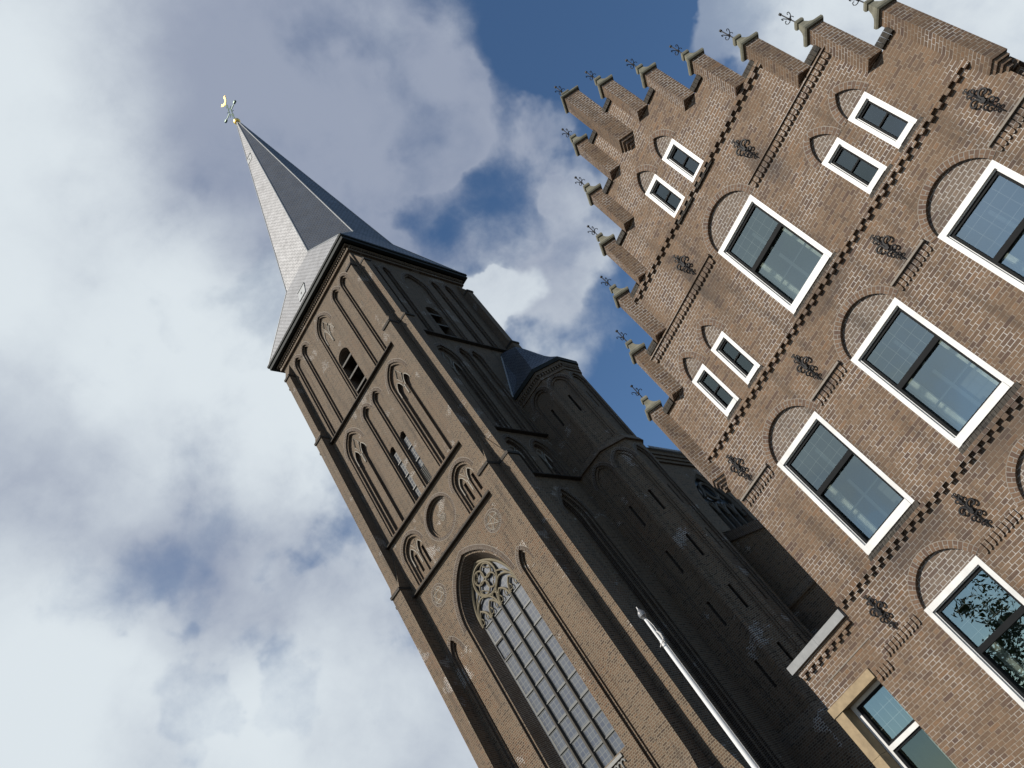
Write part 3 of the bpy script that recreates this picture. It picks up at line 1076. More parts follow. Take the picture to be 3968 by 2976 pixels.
# west window opening
WWP = (-34.92, -29.0, 14.45, 27.4, 31.55)
ww = arch(*WWP, 12)
hs.append(ww)
jamb(tw, TF, ww, 0, -.18, 1)
def wwin(k):
    return arch(WWP[0] + k, WWP[1] - k, WWP[2], WWP[3], WWP[4] - k * 1.2, 12)
wa, wb = wwin(.17), wwin(.60)
plate(tw, TF, ww, [wa], -.18)
acc = 0
for i in range(len(wa)):
    k_ = (i + 1) % len(wa)
    p = [TF.P(*wa[i], -.18), TF.P(*wa[k_], -.18), TF.P(*wb[k_], -1.06), TF.P(*wb[i], -1.06)]
    L = (p[1] - p[0]).length
    tw.face(p, [(0, acc), (0, acc + L), (.62, acc + L), (.62, acc)], 1)
    acc += L
oring(TF, ww[2:], .34)
# tall lower niches beside the window
for o in (-4.72, 4.28):
    hs.append(niche(TF, (CU + o - .58, CU + o + .58, 6.5, 26.7, 28.0), [(0, .20), (.16, .32)]))
# portal zone below the window
pz = arch(-34.0, -29.9, GZ + .2, 10.0, 13.2, 10)
hs.append(pz)
jamb(tw, TF, pz, 0, -1.0, 1)
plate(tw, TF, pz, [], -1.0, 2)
# ornaments: two round panels with a star in the brickwork
for (ou, oz, rr) in ((CU + 3.85, 31.1, .60), (CU - 3.62, 31.1, .60)):
    oring(TF, circle(ou, oz, rr, 24) + [circle(ou, oz, rr, 24)[0]], .20)
plate(tw, TF, rect(UL, UR, GZ, ZT), hs, 0)
# right side of the tower
hs = []
two = [(0, .17), (.13, .36)]
for a, b in ((1.55, 2.30), (3.0, 3.78), (8.75, 9.65), (10.5, 11.45)):
    hs.append(niche(TS, (a, b, 50.15, 59.8, 60.55), two))
pb = (5.0, 7.7, 50.15, 58.6, 60.65)
bel = arch(5.35, 6.95, 50.2, 54.6, 55.5)
hs.append(niche(TS, pb, [(0, .12), (.14, .30)], holes_back=[bel]))
hole_in(TS, bel, -.30, -1.9)
p = (2.05, 4.55, 37.95, 46.6, 48.4)
s1 = arch(2.4, 3.15, 38.0, 45.6, 46.6)
s2 = arch(3.45, 4.2, 38.0, 45.6, 46.6)
hs.append(niche(TS, p, [(0, .12), (.16, .34)], holes_back=[s1, s2]))
for s in (s1, s2):
    jamb(tw, TS, s, -.34, -.6, 1)
    plate(tw, TS, s, [], -.6)
for a, b in ((5.1, 6.3), (6.6, 7.75)):
    hs.append(niche(TS, (a, b, 37.95, 47.7, 48.7), two))
for a, b in ((2.2, 4.3), (5.2, 7.35)):
    s1 = arch(a + .35, a + (b - a) / 2 - .12, 33.1, 35.0, 35.8)
    s2 = arch(a + (b - a) / 2 + .12, b - .35, 33.1, 35.0, 35.8)
    hs.append(niche(TS, (a, b, 33.05, 35.4, 36.9), [(0, .13), (.17, .4)], holes_back=[s1, s2]))
    for s in (s1, s2):
        jamb(tw, TS, s, -.4, -.7, 1)
        plate(tw, TS, s, [], -.7)
sw_ = arch(3.7, 6.2, 9, 28.9, 31.5)
hs.append(niche(TS, (3.7, 6.2, 9, 28.9, 31.5), [(0, .16), (.22, .42), (.5, .8)]))
plate(tw, TS, rect(0, DEP, GZ, ZT), hs, 0)
# the two hidden sides
plate(tw, TL, rect(-DEP, 0, GZ, ZT), [], 0)
plate(tw, TB, rect(-UR, -UL, GZ, ZT), [], 0)
tw.build('tower_wall', ['tbrick', 'tvous', 'dark'], church)

# round panel boss and brick stars
b = MB()
lathe_c = TF.P(CU + .1, 35.2, -.355)
for i in range(8):
    an = i * PI / 4 + .3
    tube(b, [TF.P(CU + .1 + .05 * math.cos(an), 35.2 + .05 * math.sin(an), -.35), TF.P(CU + .1 + .26 * math.cos(an), 35.2 + .26 * math.sin(an), -.35)], .018, 4)
tube(b, [TF.P(u, z, -.35) for u, z in circle(CU + .1, 35.2, .28, 16)], .020, 4, closed=True)
b.build('round_panel_boss', 'tracery_grey', church)
for (ou, oz, hexa) in ((CU + 3.85, 31.1, False), (CU - 3.62, 31.1, True)):
    b = MB()
    cc = circle(ou, oz, .58, 6 if hexa else 5)
    k = len(cc)
    q = Matrix.Rotation(0, 2)
    for i in range(k):
        a, e = cc[i], cc[(i + 2) % k]
        ax = (ou - (a[1] - oz), oz + (a[0] - ou))
        ex = (ou - (e[1] - oz), oz + (e[0] - ou))
        tube(b, [TF.P(ax[0], ax[1], .004), TF.P(ex[0], ex[1], .004)], .018, 4)
    tube(b, [TF.P(u, z, .004) for u, z in circle(ou, oz, .60, 24)], .020, 4, closed=True)
    b.build('brick_star', 'tracery_grey', church)

# string courses
def string(fr, a0, a1, z, h=.34, pr=.22):
    b = MB()
    prism(b, fr, [(.002, z - .14), (pr * 1.4, z - .12), (pr * 1.4, z - .04), (.002, z + .26)], a0, a1)
    return b
for z in (49.85, 37.62, 32.75):
    string(TF, UL + 1.0 if z < 60 else UL, UR - 1.0, z).build('string_course', 'sootbrick', church)
    string(TS, 1.0, 8.0 if z < 45 else DEP - 1.0, z).build('string_course', 'sootbrick', church)

# angle buttresses: two at each corner, three stages
def buttress(fr, a0, a1, inset=.12):
    b = MB()
    prism(b, fr, [(.01, GZ), (1.55, GZ), (1.55, 9.2), (1.06, 11.6), (1.06, 33.55), (.01, 36.9)], a0, a1)
    i = inset
    prism(b, fr, [(.012, 33.8), (.86, 33.8), (.86, 50.7), (.6, 51.4), (.012, 51.9)], a0 + i, a1 - i)
    prism(b, fr, [(.014, 50), (.66, 50), (.66, 59.5), (.014, 61.2)], a0 + 2 * i, a1 - 2 * i)
    return b
for fr, a0, a1 in ((TF, UL - .04, UL + 1.12), (TF, UR - 1.16, UR + .03), (TS, .03, 1.15), (TS, DEP - 1.15, DEP - .03), (TL, -1.15, -.03), (TL, -DEP + .03, -DEP + 1.15)):
    B_ = buttress(fr, a0, a1, .10).build('buttress', 'tbrick', church)
    for z_, p_, i_ in ((33.46, 1.06, 0), (50.5, .86, .10), (59.35, .66, .20)):
        b = MB()
        box(b, fr, a0 + i_ - .05, a1 - i_ + .05, z_, z_ + .22, .02, p_ + .10)
        b.build('drip_stone', 'sootbrick', B_)

# belfry louvres
for fr, c in ((TF, CU), (TS, 6.15)):
    for z in (51.6, 53.25, 54.9):
        b = MB()
        prism(b, fr, [(-.36, z - .62), (-.33, z - .46), (-1.25, z + .50), (-1.32, z + .36)], c - .80, c + .80)
        b.build('louvre', 'louvre', church)
# stone Y tracery in the big niches
def ytrace(fr, c, o, zs, za, s1, s2, d, name='niche_tracery'):
    b = MB()
    for s in (s1, s2):
        tube(b, [fr.P(u, z, d) for u, z in arch(*s)[2:]], .032, 5)
    m = (s1[1] + s2[0]) / 2
    tube(b, [fr.P(m, s1[3] - .9, d), fr.P(m, s1[3] + .1, d)], .05, 5)
    tube(b, [fr.P(s1[0], s1[3], d), fr.P(s1[0], s1[3] - .6, d)], .035, 5)
    # little eye above the two heads
    e = s1[4] + .45
    q = [(m, s1[3] + .4), (m - .34, s1[4] + .25), (m, za - .65), (m + .34, s1[4] + .25)]
    tube(b, [fr.P(u, z, d) for u, z in q], .032, 5, closed=True)
    b.build(name, 'tracery_grey', church)
for o in (-3.72, 3.72):
    c = CU
    ytrace(TF, c, o, 46.9, 48.85, (c + o - .86, c + o - .13, 38, 46.2, 47.1), (c + o + .17, c + o + .90, 38, 46.2, 47.1), -.30)
for o in (-3.68, 3.68):
    ytrace(TF, CU, o, 35.4, 36.78, (CU + o - .88, CU + o - .10, 33.1, 35.2, 36.0), (CU + o + .16, CU + o + .92, 33.1, 35.2, 36.0), -.36)
ytrace(TF, CU, 0, 59, 60.85, (CU - .80, CU - .06, 50, 58.2, 59.2), (CU + .06, CU + .80, 50, 58.2, 59.2), -.26)
ytrace(TS, 3.3, 0, 46.6, 48.4, (2.4, 3.15, 38, 45.6, 46.6), (3.45, 4.2, 38, 45.6, 46.6), -.3)
for a, b_ in ((2.2, 4.3), (5.2, 7.35)):
    m = (a + b_) / 2
    ytrace(TS, m, 0, 35.4, 36.9, (a + .35, m - .12, 33.1, 35, 35.8), (m + .12, b_ - .35, 33.1, 35, 35.8), -.36)
# small glazed lights in the two lancets
for i, o in enumerate((-.80, .88)):
    c = CU + o
    W = MB()
    z0 = 38.3 if i == 0 else 39.95
    quadf(W, TF, c - .36, z0, c + .36, 43.2, -.55)
    W = W.build('tower_light', 'grille', church)
    b = MB()
    for z in (39.3, 40.7, 42.1):
        if z > z0:
            tube(b, [TF.P(c - .36, z, -.48), TF.P(c + .40, z, -.48)], .035, 4)
    b.build('iron_bar', 'slat', W)
    if i == 1:
        b = MB()
        for k in range(9):
            z = 38.42 + k * .165
            prism(b, TF, [(-.58, z + .04), (-.42, z - .03), (-.41, z), (-.57, z + .075)], c - .36, c + .36)
        b.build('vent_slat', 'slat', W)

# great west window
W = MB()
plate(W, TF, arch(-34.35, -29.55, 14.5, 27.3, 30.85, 12), [], -1.02)
W = W.build('west_window', 'leaded', church)
mull = [-33.17, -31.95, -30.73]
edges = [-34.33] + mull + [-29.57]
for u in mull:
    b = MB()
    prism(b, Fr(lambda a, z, d, u=u: TF.P(u + a, z, d)), [(-1.0, 14.5), (-.80, 14.5), (-.80, 27.0), (-1.0, 27.0)], -.075, .075)
    b.build('mullion', 'mullion', W)
for i in range(9):
    z = 26.93 - i * 1.385
    b = MB()
    for j in range(4):
        box(b, TF, edges[j] + .08, edges[j + 1] - .08, z - .035, z + .035, -1.0, -.94)
    b.build('saddle_bar', 'greybar', W)
b = MB()
for j in range(4):                                       # pale margins round every panel
    for i in range(9):
        z1 = 26.88 - i * 1.385
        z0 = z1 - 1.285
        x0, x1 = edges[j] + .085, edges[j + 1] - .085
        for q in (rect(x0, x0 + .09, z0, z1), rect(x1 - .09, x1, z0, z1), rect(x0 + .09, x1 - .09, z1 - .07, z1), rect(x0 + .09, x1 - .09, z0, z0 + .07)):
            b.face([TF.P(u, z, -1.008) for u, z in q])
b.build('panel_margin', 'greybar', W)
M['greybar'].node_tree.nodes['Vector Math'].inputs[0].default_value = (.088, .092, .088)
b = MB()                                                 # an opened casement in the first light
box(b, TF, -34.2, -33.3, 25.42, 25.45, -1.0, -.92)
box(b, TF, -34.2, -33.3, 24.23, 24.26, -1.0, -.92)
box(b, TF, -34.22, -34.19, 24.2, 25.48, -1.0, -.92)
box(b, TF, -33.31, -33.28, 24.2, 25.48, -1.0, -.92)
b.build('casement', 'louvre', W)
b = MB()
TD = -.88
def arcs(pts, r=.10):
    tube(b, [TF.P(u, z, TD) for u, z in pts], r * .58, 6)
inner = arch(-34.28, -29.62, 14.5, 27.3, 30.8, 12)
tube(b, [TF.P(u, z, -.92) for u, z in inner[2:]], .07, 6)
for j in range(4):                                       # cusped heads of the four lights
    x0, x1 = edges[j] + .06, edges[j + 1] - .06
    arcs(arch(x0, x1, 20, 27.0, 27.95, 6)[2:])
    m = (x0 + x1) / 2
    for sgn in (-1, 1):
        arcs([(m + sgn * .46, 27.15), (m + sgn * .22, 27.12), (m + sgn * .16, 27.35), (m + sgn * .30, 27.62)], .05)
for a, c in ((0, 2), (2, 4)):
    arcs(arch(edges[a] + .05, edges[c] - .05, 20, 27.2, 28.6 if a == 0 else 28.6, 6)[2:], .09)
cc = (-31.95, 29.32)
tube(b, [TF.P(u, z, TD) for u, z in circle(cc[0], cc[1], 1.18, 28)], .065, 6, closed=True)
for i in range(4):
    an = PI / 4 + i * PI / 2
    lu, lz = cc[0] + .60 * math.cos(an), cc[1] + .60 * math.sin(an)
    tube(b, [TF.P(u, z, TD) for u, z in circle(lu, lz, .49, 18)], .045, 6, closed=True)
    for s in (-1, 1):
        a2 = an + s * .95
        arcs([(lu + .45 * math.cos(a2), lz + .45 * math.sin(a2)), (lu + .25 * math.cos(a2 - s * .25), lz + .25 * math.sin(a2 - s * .25)), (lu + .22 * math.cos(a2 - s * .8), lz + .22 * math.sin(a2 - s * .8))], .05)
for sgn in (-1, 1):
    arcs([(cc[0] + sgn * 1.2, 29.0), (cc[0] + sgn * 1.62, 28.75), (cc[0] + sgn * 1.95, 28.2), (cc[0] + sgn * 2.2, 27.9)], .08)
    arcs([(cc[0] + sgn * .1, 28.1), (cc[0] + sgn * .35, 27.8), (cc[0] + sgn * .55, 27.9)], .07)
b.build('tracery', 'tracery', W)
b = MB()
prism(b, TF, [(-1.05, 14.15), (.10, 14.15), (.10, 14.35), (-1.05, 14.75)], -34.4, -29.5)
b.build('window_sill', 'slat', church)
b = MB()
for i in range(14):
    x = -34.0 + i * .32
    tube(b, [TF.P(x, 13.0, .06), TF.P(x, 13.85, .06)], .035, 5)
    tube(b, [TF.P(x + .16 + .16 * math.cos(t), 13.85 + .18 * math.sin(t), .06) for t in [PI * k / 6 for k in range(7)]], .035, 5)
b.build('blind_arcade', 'slat', church)

# eaves, cornice and spire
ov = .80
b = MB()
def sqring(o0, z0, z1, mb, i0=0.0):
    fr = Fr(lambda u, z, d: TW(u, -d, z))
    a, c, e, f = UL - o0, UR + o0, -o0, DEP + o0
    P = lambda u, w, z: TW(u, w, z)
    for (p, q) in (((a, e), (c, e)), ((c, e), (c, f)), ((c, f), (a, f)), ((a, f), (a, e))):
        mb.face([P(*p, z0), P(*q, z0), P(*q, z1), P(*p, z1)])
    x, y, s, t = UL + .3, UR - .3, .3, DEP - .3
    ii = [(x, s), (y, s), (y, t), (x, t)]
    oo = [(a, e), (c, e), (c, f), (a, f)]
    for j in range(4):
        k = (j + 1) % 4
        mb.face([P(*oo[j], z0), P(*ii[j], z0), P(*ii[k], z0), P(*oo[k], z0)])
        mb.face([P(*oo[j], z1), P(*oo[k], z1), P(*ii[k], z1), P(*ii[j], z1)])
sqring(.22, 61.55, 61.82, b)
sqring(.36, 62.05, 62.32, b)
sqring(.50, 62.3, 62.42, b)
for i in range(54):
    x = UL + .02 + i * .255
    box(b, TF, x, x + .13, 61.83, 62.04, .02, .34)
    y = .0 + i * .255
    if y < DEP:
        box(b, TS, y, y + .13, 61.83, 62.04, .02, .34)
b.build('cornice', 'tbrick', church)
b = MB()
sqring(.80, 62.30, 62.80, b)
sqring(.90, 62.70, 62.94, b)
b.build('gutter', 'zinc', church)
b = MB()
PC = (CU, 6.8)
ZK, RK, ZA, RA = 69.05, 5.9, 108.3, .30
def octa(r, z):
    c, s = r, r * .4142
    L = [(-s, -c), (s, -c), (c, -s), (c, s), (s, c), (-s, c), (-c, s), (-c, -s)]
    return [TW(PC[0] + x, PC[1] + y, z) for x, y in L]
o1, o2 = octa(RK, ZK), octa(RA, ZA)
for i in range(8):
    j = (i + 1) % 8
    b.face([o1[i], o1[j], o2[j], o2[i]])
eo = .82
ev = [TW(UL - eo, -eo, 62.88), TW(UR + eo, -eo, 62.88), TW(UR + eo, DEP + eo, 62.88), TW(UL - eo, DEP + eo, 62.88)]
for q in range(4):
    e0, e1 = ev[q], ev[(q + 1) % 4]
    b.face([e0, e1, o1[2 * q + 1], o1[2 * q]])
    b.face([e1, o1[(2 * q + 2) % 8], o1[2 * q + 1]])
spire = b.build('spire', 'slate', church)
b = MB()
for i in range(8):
    tube(b, [o1[i], o2[i]], .045, 5)
    tube(b, [o1[i], ev[((i + 1) // 2) % 4]], .04, 5)
for i in (1, 3, 5, 7):
    tube(b, [o1[i], o1[(i + 1) % 8]], .04, 5)
b.build('hip_capping', 'lead', spire)
b = MB()
ap = TW(PC[0], PC[1], ZA)
lathe(b, ap, [(.26, -1.0), (.20, -.4), (.16, .0), (.12, .45)], 8)
for k_ in (-.85, -.5, -.15):
    lathe(b, ap, [(.255, k_), (.27, k_ + .04), (.25, k_ + .09)], 8)
b.build('spire_sleeve', 'lead', spire)
b = MB()
bc = TW(PC[0], PC[1], 109.35)
lathe(b, bc, [(.29 * math.sin(PI * k / 8) + .005, -.29 * math.cos(PI * k / 8)) for k in range(9)], 14)
b.build('gilded_ball', 'gold', spire)
b = MB()
def cx(u, z):
    return TW(PC[0] + u, PC[1], z)
CZ = 112.5
dm = [(0, 109.7), (0, 111.3), (-.14, 111.9), (-.30, 112.5), (-.14, 113.1), (0, 113.7), (0, 115.0)]
tube(b, [cx(u, z) for u, z in dm[:2]], .05, 6)
for s in (-1, 1):
    tube(b, [cx(s * u, z) for u, z in dm[1:6]], .045, 6)
    tube(b, [cx(s * .30, CZ), cx(s * .75, CZ - .02), cx(s * 1.25, CZ)], .045, 6)
    tube(b, [cx(s * 1.25, CZ), cx(s * 1.62, CZ)], .11, 6)
    tube(b, [cx(s * 1.62, CZ), cx(s * 1.75, CZ)], .13, 6, 0, .03)
    for zz in (111.0, 113.9):
        for k_ in (0, .35):
            tube(b, [cx(0, zz + k_), cx(s * .16, zz + k_ + .06), cx(s * .2, zz + k_ + .2)], .03, 4)
    for (u, z) in ((.45, 113.1), (.45, 111.9)):
        tube(b, [cx(s * .16, CZ + (z - CZ) * .5), cx(s * u, z), cx(s * (u + .1), z + .12 * (1 if z > CZ else -1))], .035, 4)
tube(b, [cx(*dm[5]), cx(*dm[6])], .045, 6)
b.build('iron_cross', 'copper', spire)
b = MB()                                                 # weathercock, profile seen from the square
ck = [(-.62, .85), (-.78, 1.15), (-.60, 1.32), (-.40, 1.22), (-.34, .95), (-.12, .80), (.16, .82), (.34, 1.05), (.36, 1.42), (.30, 1.62), (.48, 1.78), (.66, 1.66), (.80, 1.58), (.66, 1.48), (.62, 1.25), (.58, .92), (.36, .52), (.10, .40), (.06, .1), (-.06, .1), (-.10, .40), (-.38, .52)]
tr = tessellate_polygon([[Vector((p[0], p[1], 0)) for p in ck]])
for dd, fl in ((.05, 1), (-.05, 0)):
    for t in tr:
        b.face([TW(PC[0] + ck[i][0], PC[1] + dd, 114.6 + ck[i][1]) for i in t])
for i in range(len(ck)):
    p, q = ck[i], ck[(i + 1) % len(ck)]
    b.face([TW(PC[0] + p[0], PC[1] + .05, 114.6 + p[1]), TW(PC[0] + q[0], PC[1] + .05, 114.6 + q[1]), TW(PC[0] + q[0], PC[1] - .05, 114.6 + q[1]), TW(PC[0] + p[0], PC[1] - .05, 114.6 + p[1])])
b.build('weathercock', 'gold', spire)
# roof hatches on the sunny slope
def hatch(u, w, z, tw_, h, slope):
    b = MB()
    t = Vector((0, 0, 1)) * math.cos(slope) - TN * math.sin(slope)
    n_ = TN * math.cos(slope) + Vector((0, 0, 1)) * math.sin(slope)
    c = TW(u, w, z)
    fr = Fr(lambda a, y, d: c + TU * a + t * y + n_ * d)
    box(b, fr, -tw_, tw_, -h, h, -.05, .13)
    box(b, fr, -tw_ - .03, tw_ + .03, h - .001, h + .05, -.05, .17)
    box(b, fr, -.09, .03, -.12, .05, .1301, .14, 1)
    b.build('roof_hatch', ['lead', 'dark'], spire)
hatch(-32.2, 5.08, 97.3, .32, .42, math.atan2(5.6, 39.2))
hatch(-31.7, -.28, 64.4, .40, .52, math.atan2(1.7, 6.15))

# stair turret against the right side
tb = MB()
tu0 = -22.28
P8 = [(-25.1, 8.0), (tu0, 8.0), (tu0 + 1.49, 9.49), (tu0 + 1.49, 11.6), (tu0, 13.1), (-25.1, 13.1)]
def facetfr(a, e):
    du, dw = e[0] - a[0], e[1] - a[1]
    L = math.hypot(du, dw)
    ux, wx = du / L, dw / L
    nx, nw_ = wx, -ux
    return Fr(lambda u, z, d: TW(a[0] + ux * u + nx * d, a[1] + wx * u + nw_ * d, z)), L
tr_rings = []
lowslits = []
for i in range(5):
    fr, L = facetfr(P8[i], P8[i + 1])
    up, lo = [], []
    if i in (0, 1, 2):
        a, e = (.82, 2.62) if i == 0 else (.26, L - .28)
        m = (a + e) / 2
        for (z0, zs, za, slz) in ((33.4, 40.0, 40.95, (37.0, 38.9)), (10.6, 30.9, 32.2, None)):
            pr = (a, e, z0, zs, za)
            first = arch(*pr)
            jamb(tb, fr, first, 0, -.12, 1)
            nx = archin(*pr, .16)
            plate(tb, fr, first, [nx], -.12)
            jamb(tb, fr, nx, -.12, -.24, 1)
            ho = []
            zz = [slz] if slz else [(26.3, 28.2), (22.0, 23.9), (17.6, 19.5), (13.0, 14.9)]
            for s in zz:
                q = rect(m - .10, m + .10, *s)
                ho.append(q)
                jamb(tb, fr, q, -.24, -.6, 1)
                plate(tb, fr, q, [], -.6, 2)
            plate(tb, fr, nx, ho, -.24)
            tr_rings.append((fr, first[2:]))
            up.append(first)
    plate(tb, fr, rect(0, L, GZ, 42.0), up, 0)
    # corner shafts, cornice, ledge and base
turret = tb.build('stair_turret', ['tbrick', 'tvous', 'dark'], church)
for fr_, pts_ in tr_rings:
    b = MB()
    ring(b, fr_, pts_, .24, .006)
    ring(b, fr_, pts_, .035, .006, 1, .24)
    b.build('turret_arch_ring', ['tvous', 'ledge'], turret)
def octring(pts, o0, o1, z0, z1, mb, m=0):
    def off(o):
        res = []
        k = len(pts)
        for i, p in enumerate(pts):
            if i == 0:
                res.append((p[0], p[1] - o))
                continue
            if i == k - 1:
                res.append((p[0], p[1] + o))
                continue
            a, c = pts[i - 1], pts[i + 1]
            n1 = Vector((p[1] - a[1], -(p[0] - a[0]))).normalized()
            n2 = Vector((c[1] - p[1], -(c[0] - p[0]))).normalized()
            bis = (n1 + n2).normalized()
            s = o / max(.3, bis.dot(n1))
            res.append((p[0] + bis.x * s, p[1] + bis.y * s))
        return res
    A, B = off(o0), off(o1)
    I = off(-.35)
    for i in range(len(pts) - 1):
        mb.face([TW(*A[i], z0), TW(*A[i + 1], z0), TW(*B[i + 1], z1), TW(*B[i], z1)], None, m)
        mb.face([TW(*I[i], z0), TW(*I[i + 1], z0), TW(*A[i + 1], z0), TW(*A[i], z0)], None, m)
        mb.face([TW(*B[i], z1), TW(*B[i + 1], z1), TW(*I[i + 1], z1), TW(*I[i], z1)], None, m)
    return A, B
b = MB()
octring(P8, .10, .10, 41.2, 41.5, b)
octring(P8, .20, .20, 41.78, 42.1, b)
for i in range(5):
    fr, L = facetfr(P8[i], P8[i + 1])
    x = .05
    while x < L - .1:
        box(b, fr, x, x + .12, 41.5, 41.78, .0, .18)
        x += .24
b.build('turret_cornice', 'tbrick', turret)
b = MB()
octring(P8, .20, .06, 32.7, 33.15, b)
b.build('turret_ledge', 'tbrick', turret)
b = MB()
octring(P8, .45, .06, 10.0, 11.0, b)
octring(P8, .44, .44, GZ, 10.0, b)
b.build('turret_base', 'tbrick', turret)
b = MB()
_, top = octring(P8, .32, .36, 42.1, 42.45, b)
b.build('turret_gutter', 'zinc', turret)
b = MB()
apx = TW(-23.35, 10.5, 48.0)
mids = []
for i in range(len(P8)):
    mids.append(None)
def roofpt(i, t):                                        # slightly bell-cast slopes
    p = TW(*top[i], 42.45)
    q = p.lerp(apx, t)
    q.z -= .5 * K * math.sin(PI * min(1, t * 1.2)) if t < .83 else 0
    return q
TT = [0, .2, .45, .83, 1.0]
for i in range(len(P8) - 1):
    for k_ in range(4):
        if TT[k_ + 1] == 1.0:
            b.face([roofpt(i, TT[k_]), roofpt(i + 1, TT[k_]), apx])
        else:
            b.face([roofpt(i, TT[k_]), roofpt(i + 1, TT[k_]), roofpt(i + 1, TT[k_ + 1]), roofpt(i, TT[k_ + 1])])
wl, wm, wr = TW(-25.09, 7.65, 42.4), TW(-25.09, 10.9, 49.3), TW(-25.09, 13.4, 42.4)
for k_ in range(4):
    t0, t1 = TT[k_], TT[k_ + 1]
    for i_, w_, fl in ((0, wl, 0), (5, wr, 1)):
        q = [roofpt(i_, t0) if t0 < 1 else apx, roofpt(i_, t1) if t1 < 1 else apx, w_.lerp(wm, t1), w_.lerp(wm, t0)]
        b.face(q[::-1] if fl else q)
b.build('turret_roof', 'slate2', turret)
b = MB()
for k_ in range(14):
    t = k_ / 14
    p = wl.lerp(wm, t * .9)
    q = wl.lerp(wm, (k_ + 1.25) / 14 * .9)
    tube(b, [p + TU * .04, q + TU * .04 + (TN * .06)], .045, 4)
b.build('lead_flashing', 'lead', turret)

# nave and aisle behind
NU = -22.0
b = MB()
NS = Fr(lambda w, z, d: TW(NU + d, w, z))
nwins = []
for wc in (19.0, 27.0, 35.0):
    nwins.append((wc - 2.6, wc + 2.6, 20.0, 27.4, 31.2))
hs = [arch(*p, 9) for p in nwins]
plate(b, NS, rect(13.6, 46, GZ, 32.9), hs, 0)
for p, h in zip(nwins, hs):
    jamb(b, NS, h, 0, -.45, 1)
TWf = Fr(lambda u, z, d: TW(u, 13.62 - d, z))
plate(b, TWf, [(UR, 20), (NU, 20), (NU, 32.9), (UR, 36)], [], 0)
nave = b.build('nave', ['tbrick', 'tvous'], church)
b = MB()
for z0, z1, o_ in ((32.0, 32.3, .16), (32.3, 32.6, .28), (32.6, 33.0, .4)):
    box(b, NS, 13.65, 46, z0, z1, .004, o_)
b.build('nave_cornice', 'tbrick', nave)
b = MB()
b.face([TW(NU + .6, 13.55, 33.0), TW(NU + .6, 46, 33.0), TW(-32, 46, 45.5), TW(-32, 13.55, 45.5)])
b.face([TW(NU + .6, 13.55, 33.0), TW(NU + .6, 46, 33.0), TW(NU + .6, 46, 33.25), TW(NU + .6, 13.55, 33.25)])
b.face([TW(-42, 13.55, 33.0), TW(-42, 46, 33.0), TW(-32, 46, 45.5), TW(-32, 13.55, 45.5)])
b.build('nave_roof', 'slate2', nave)
for p in nwins:
    b = MB()
    plate(b, NS, arch(*p, 9), [], -.45)
    nw_ = b.build('nave_window', 'darkglass', church)
    b = MB()
    c = (p[0] + p[1]) / 2
    for u in (c - 1.3, c, c + 1.3):
        box(b, NS, u - .08, u + .08, p[2], 28.0, -.44, -.15)
    tube(b, [NS.P(u, z, -.3) for u, z in arch(*p, 9)[2:]], .16, 5)
    tube(b, [NS.P(u, z, -.25) for u, z in circle(c, 29.4, .9, 16)], .1, 5, closed=True)
    for x in (c - 2.5, c - 1.24, c + .06, c + 1.36):
        tube(b, [NS.P(u, z, -.25) for u, z in arch(x, x + 1.15, 20, 26.8, 28.0, 5)[2:]], .08, 5)
    tube(b, [NS.P(c - 1.35, 28.6, -.25), NS.P(c - .9, 29.4, -.25)], .08, 5)
    tube(b, [NS.P(c + 1.35, 28.6, -.25), NS.P(c + .9, 29.4, -.25)], .08, 5)
    b.build('nave_tracery', 'brownstone', nw_)
AW = 14.0
b = MB()
TA = Fr(lambda u, z, d: TW(u, AW - d, z))
a_out = -15.5
plate(b, TA, [(NU - 3, GZ), (a_out, GZ), (a_out, 20.7), (NU - 3, 25.4)], [], 0)
TAs = Fr(lambda w, z, d: TW(a_out + d, w, z))
plate(b, TAs, rect(AW, 46, GZ, 20.5), [], 0)
aisle = b.build('aisle', 'tbrick', church)
b = MB()
sl_ = [(NU - 1, 23.85), (a_out + .3, 20.45)]
b.face([TA.P(sl_[0][0], sl_[0][1], .16), TA.P(sl_[1][0], sl_[1][1], .16), TA.P(sl_[1][0], sl_[1][1] + .75, .16), TA.P(sl_[0][0], sl_[0][1] + .75, .16)],
       [(0, 0), (0, 4.6), (.5, 4.6), (.5, 0)])
b.face([TA.P(sl_[0][0], sl_[0][1] + .75, .16), TA.P(sl_[1][0], sl_[1][1] + .75, .16), TA.P(sl_[1][0], sl_[1][1] + .75, -.5), TA.P(sl_[0][0], sl_[0][1] + .75, -.5)])
b.face([TA.P(sl_[0][0], sl_[0][1], .0), TA.P(sl_[1][0], sl_[1][1], .0), TA.P(sl_[1][0], sl_[1][1], .16), TA.P(sl_[0][0], sl_[0][1], .16)])
b.build('aisle_coping', 'tvous', aisle)
b = MB()
prism(b, TA, [(.0, 17.0), (.2, 17.2), (.2, 17.35), (.0, 17.8)], NU - 1, a_out)
b.build('aisle_ledge', 'tbrick', aisle)
b = MB()
b.face([TW(NU + .05, AW + .3, 24.4), TW(NU + .05, 46, 24.4), TW(a_out + .4, 46, 20.3), TW(a_out + .4, AW + .3, 20.3)])
b.build('aisle_roof', 'slate2', aisle)
# low slate roof on the far left of the tower
b = MB()
lc = (-42.4, 4.5)
lathe(b, TW(lc[0], lc[1], GZ), [(2.2, 0), (2.2, 10.5)], 8, 1, False, .3)
lathe(b, TW(lc[0], lc[1], GZ), [(2.45, 10.4), (2.0, 11.6), (.06, 15.6)], 8, 0, False, .3)
b.build('side_turret', ['slate', 'tbrick'], church)

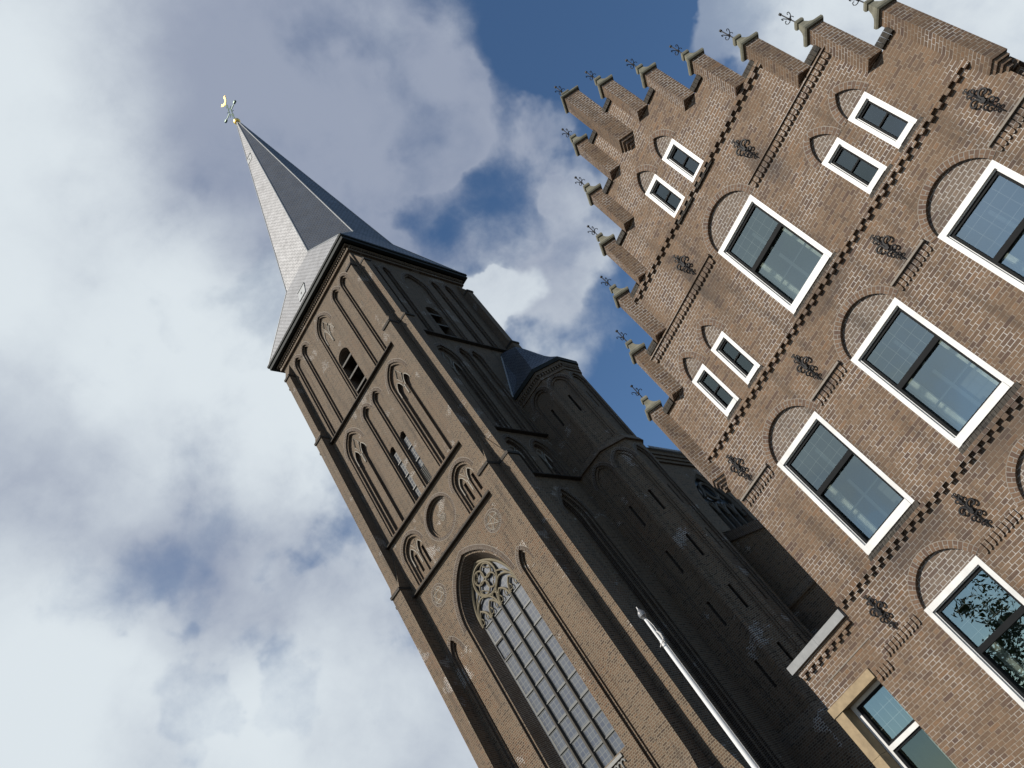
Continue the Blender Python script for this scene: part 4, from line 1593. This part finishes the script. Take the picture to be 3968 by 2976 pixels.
# ================================================================== FLAGPOLE
fb = Vector((-.454, 9.0, 0))
ft = 1.6 + 4.40 * .75
fp = empty('flagpole', fb, 'white metal flagpole with a grey acorn cap standing before the dark tower', 'flagpole')
b = MB()
lathe(b, fb, [(.036, 0), (.034, 1.5), (.027, 3.9), (.0225, ft - .32), (.018, ft - .315), (.0165, ft)], 16)
b.build('pole', 'polewhite', fp)
b = MB()
lathe(b, fb + Vector((0, 0, ft)), [(.020, -.02), (.026, 0), (.040, .022), (.043, .052), (.035, .075), (.018, .098), (.010, .12), (.003, .15)], 14)
b.build('acorn_cap', 'polegrey', fp)
b = MB()
e = Vector((.75, -.66, 0))
up = lambda z: Vector((0, 0, ft + z))
tube(b, [fb + e * .022 + up(-.04), fb + e * .042 + up(-.14), fb + e * .038 + up(-.27), fb + e * .034 + up(-.36)], .0045, 5)
tube(b, [fb + Vector((.048 * math.cos(t), .048 * math.sin(t), ft - .33 + .04 * math.sin(t + 1))) for t in [2 * PI * k_ / 16 for k_ in range(16)]], .0045, 5, closed=True)
tube(b, [fb + e * .034 + up(-.21), fb + e * .056 + up(-.27), fb + e * .038 + up(-.345)], .010, 6)
tube(b, [fb + e * .038 + up(-.36), fb + e * .045 + up(-2.2), fb + e * .05 + up(-3.6)], .003, 4)
b.build('halyard', 'rope', fp)

# ================================================================== TREE across the street (seen in the lower window panes)
tb_ = Vector((-15.5, 3.6, 0))
tr_ = empty('broadleaf_tree', tb_, 'leafy green tree across the street, mirrored in the lowest window', 'tree')
b = MB()
tube(b, [tb_, tb_ + Vector((.1, 0, 1.5)), tb_ + Vector((0, .1, 3.2)), tb_ + Vector((.15, 0, 6.0))], .26, 9, 0, .08)
for i in range(9):
    an = i * 2.4
    z0 = 2.2 + i * .4
    d = Vector((math.cos(an), math.sin(an), 0))
    tube(b, [tb_ + Vector((0, 0, z0)), tb_ + d * 1.0 + Vector((0, 0, z0 + .8)), tb_ + d * 2.1 + Vector((0, 0, z0 + 1.9))], .09, 6, 0, .025)
b.build('trunk', 'bark', tr_)
b = MB()
rr = random.Random(3)
cl_ = []
for i in range(46):
    an, el = rr.uniform(0, 2 * PI), rr.uniform(-.5, 1)
    q = rr.uniform(.35, 1) * 2.7
    cl_.append((Vector((q * math.cos(an) * math.sqrt(1 - el * el * .8), q * math.sin(an) * math.sqrt(1 - el * el * .8), 5.2 + el * 2.7)), rr.uniform(.45, .95)))
for c_, r_ in cl_:
    for k_ in range(120):
        v = Vector((rr.gauss(0, 1), rr.gauss(0, 1), rr.gauss(0, 1))).normalized() * r_ * rr.uniform(.3, 1)
        p = tb_ + c_ + v
        a = Vector((rr.gauss(0, 1), rr.gauss(0, 1), rr.gauss(0, 1))).normalized()
        e = a.orthogonal().normalized()
        L = rr.uniform(.06, .13)
        b.face([p - a * L, p + e * L * .5, p + a * L, p - e * L * .5], None, rr.choice((0, 0, 1)))
b.build('crown', ['leaf', 'leaf2'], tr_)

for o in bpy.data.objects:
    if '_b' in o:
        del o['_b']
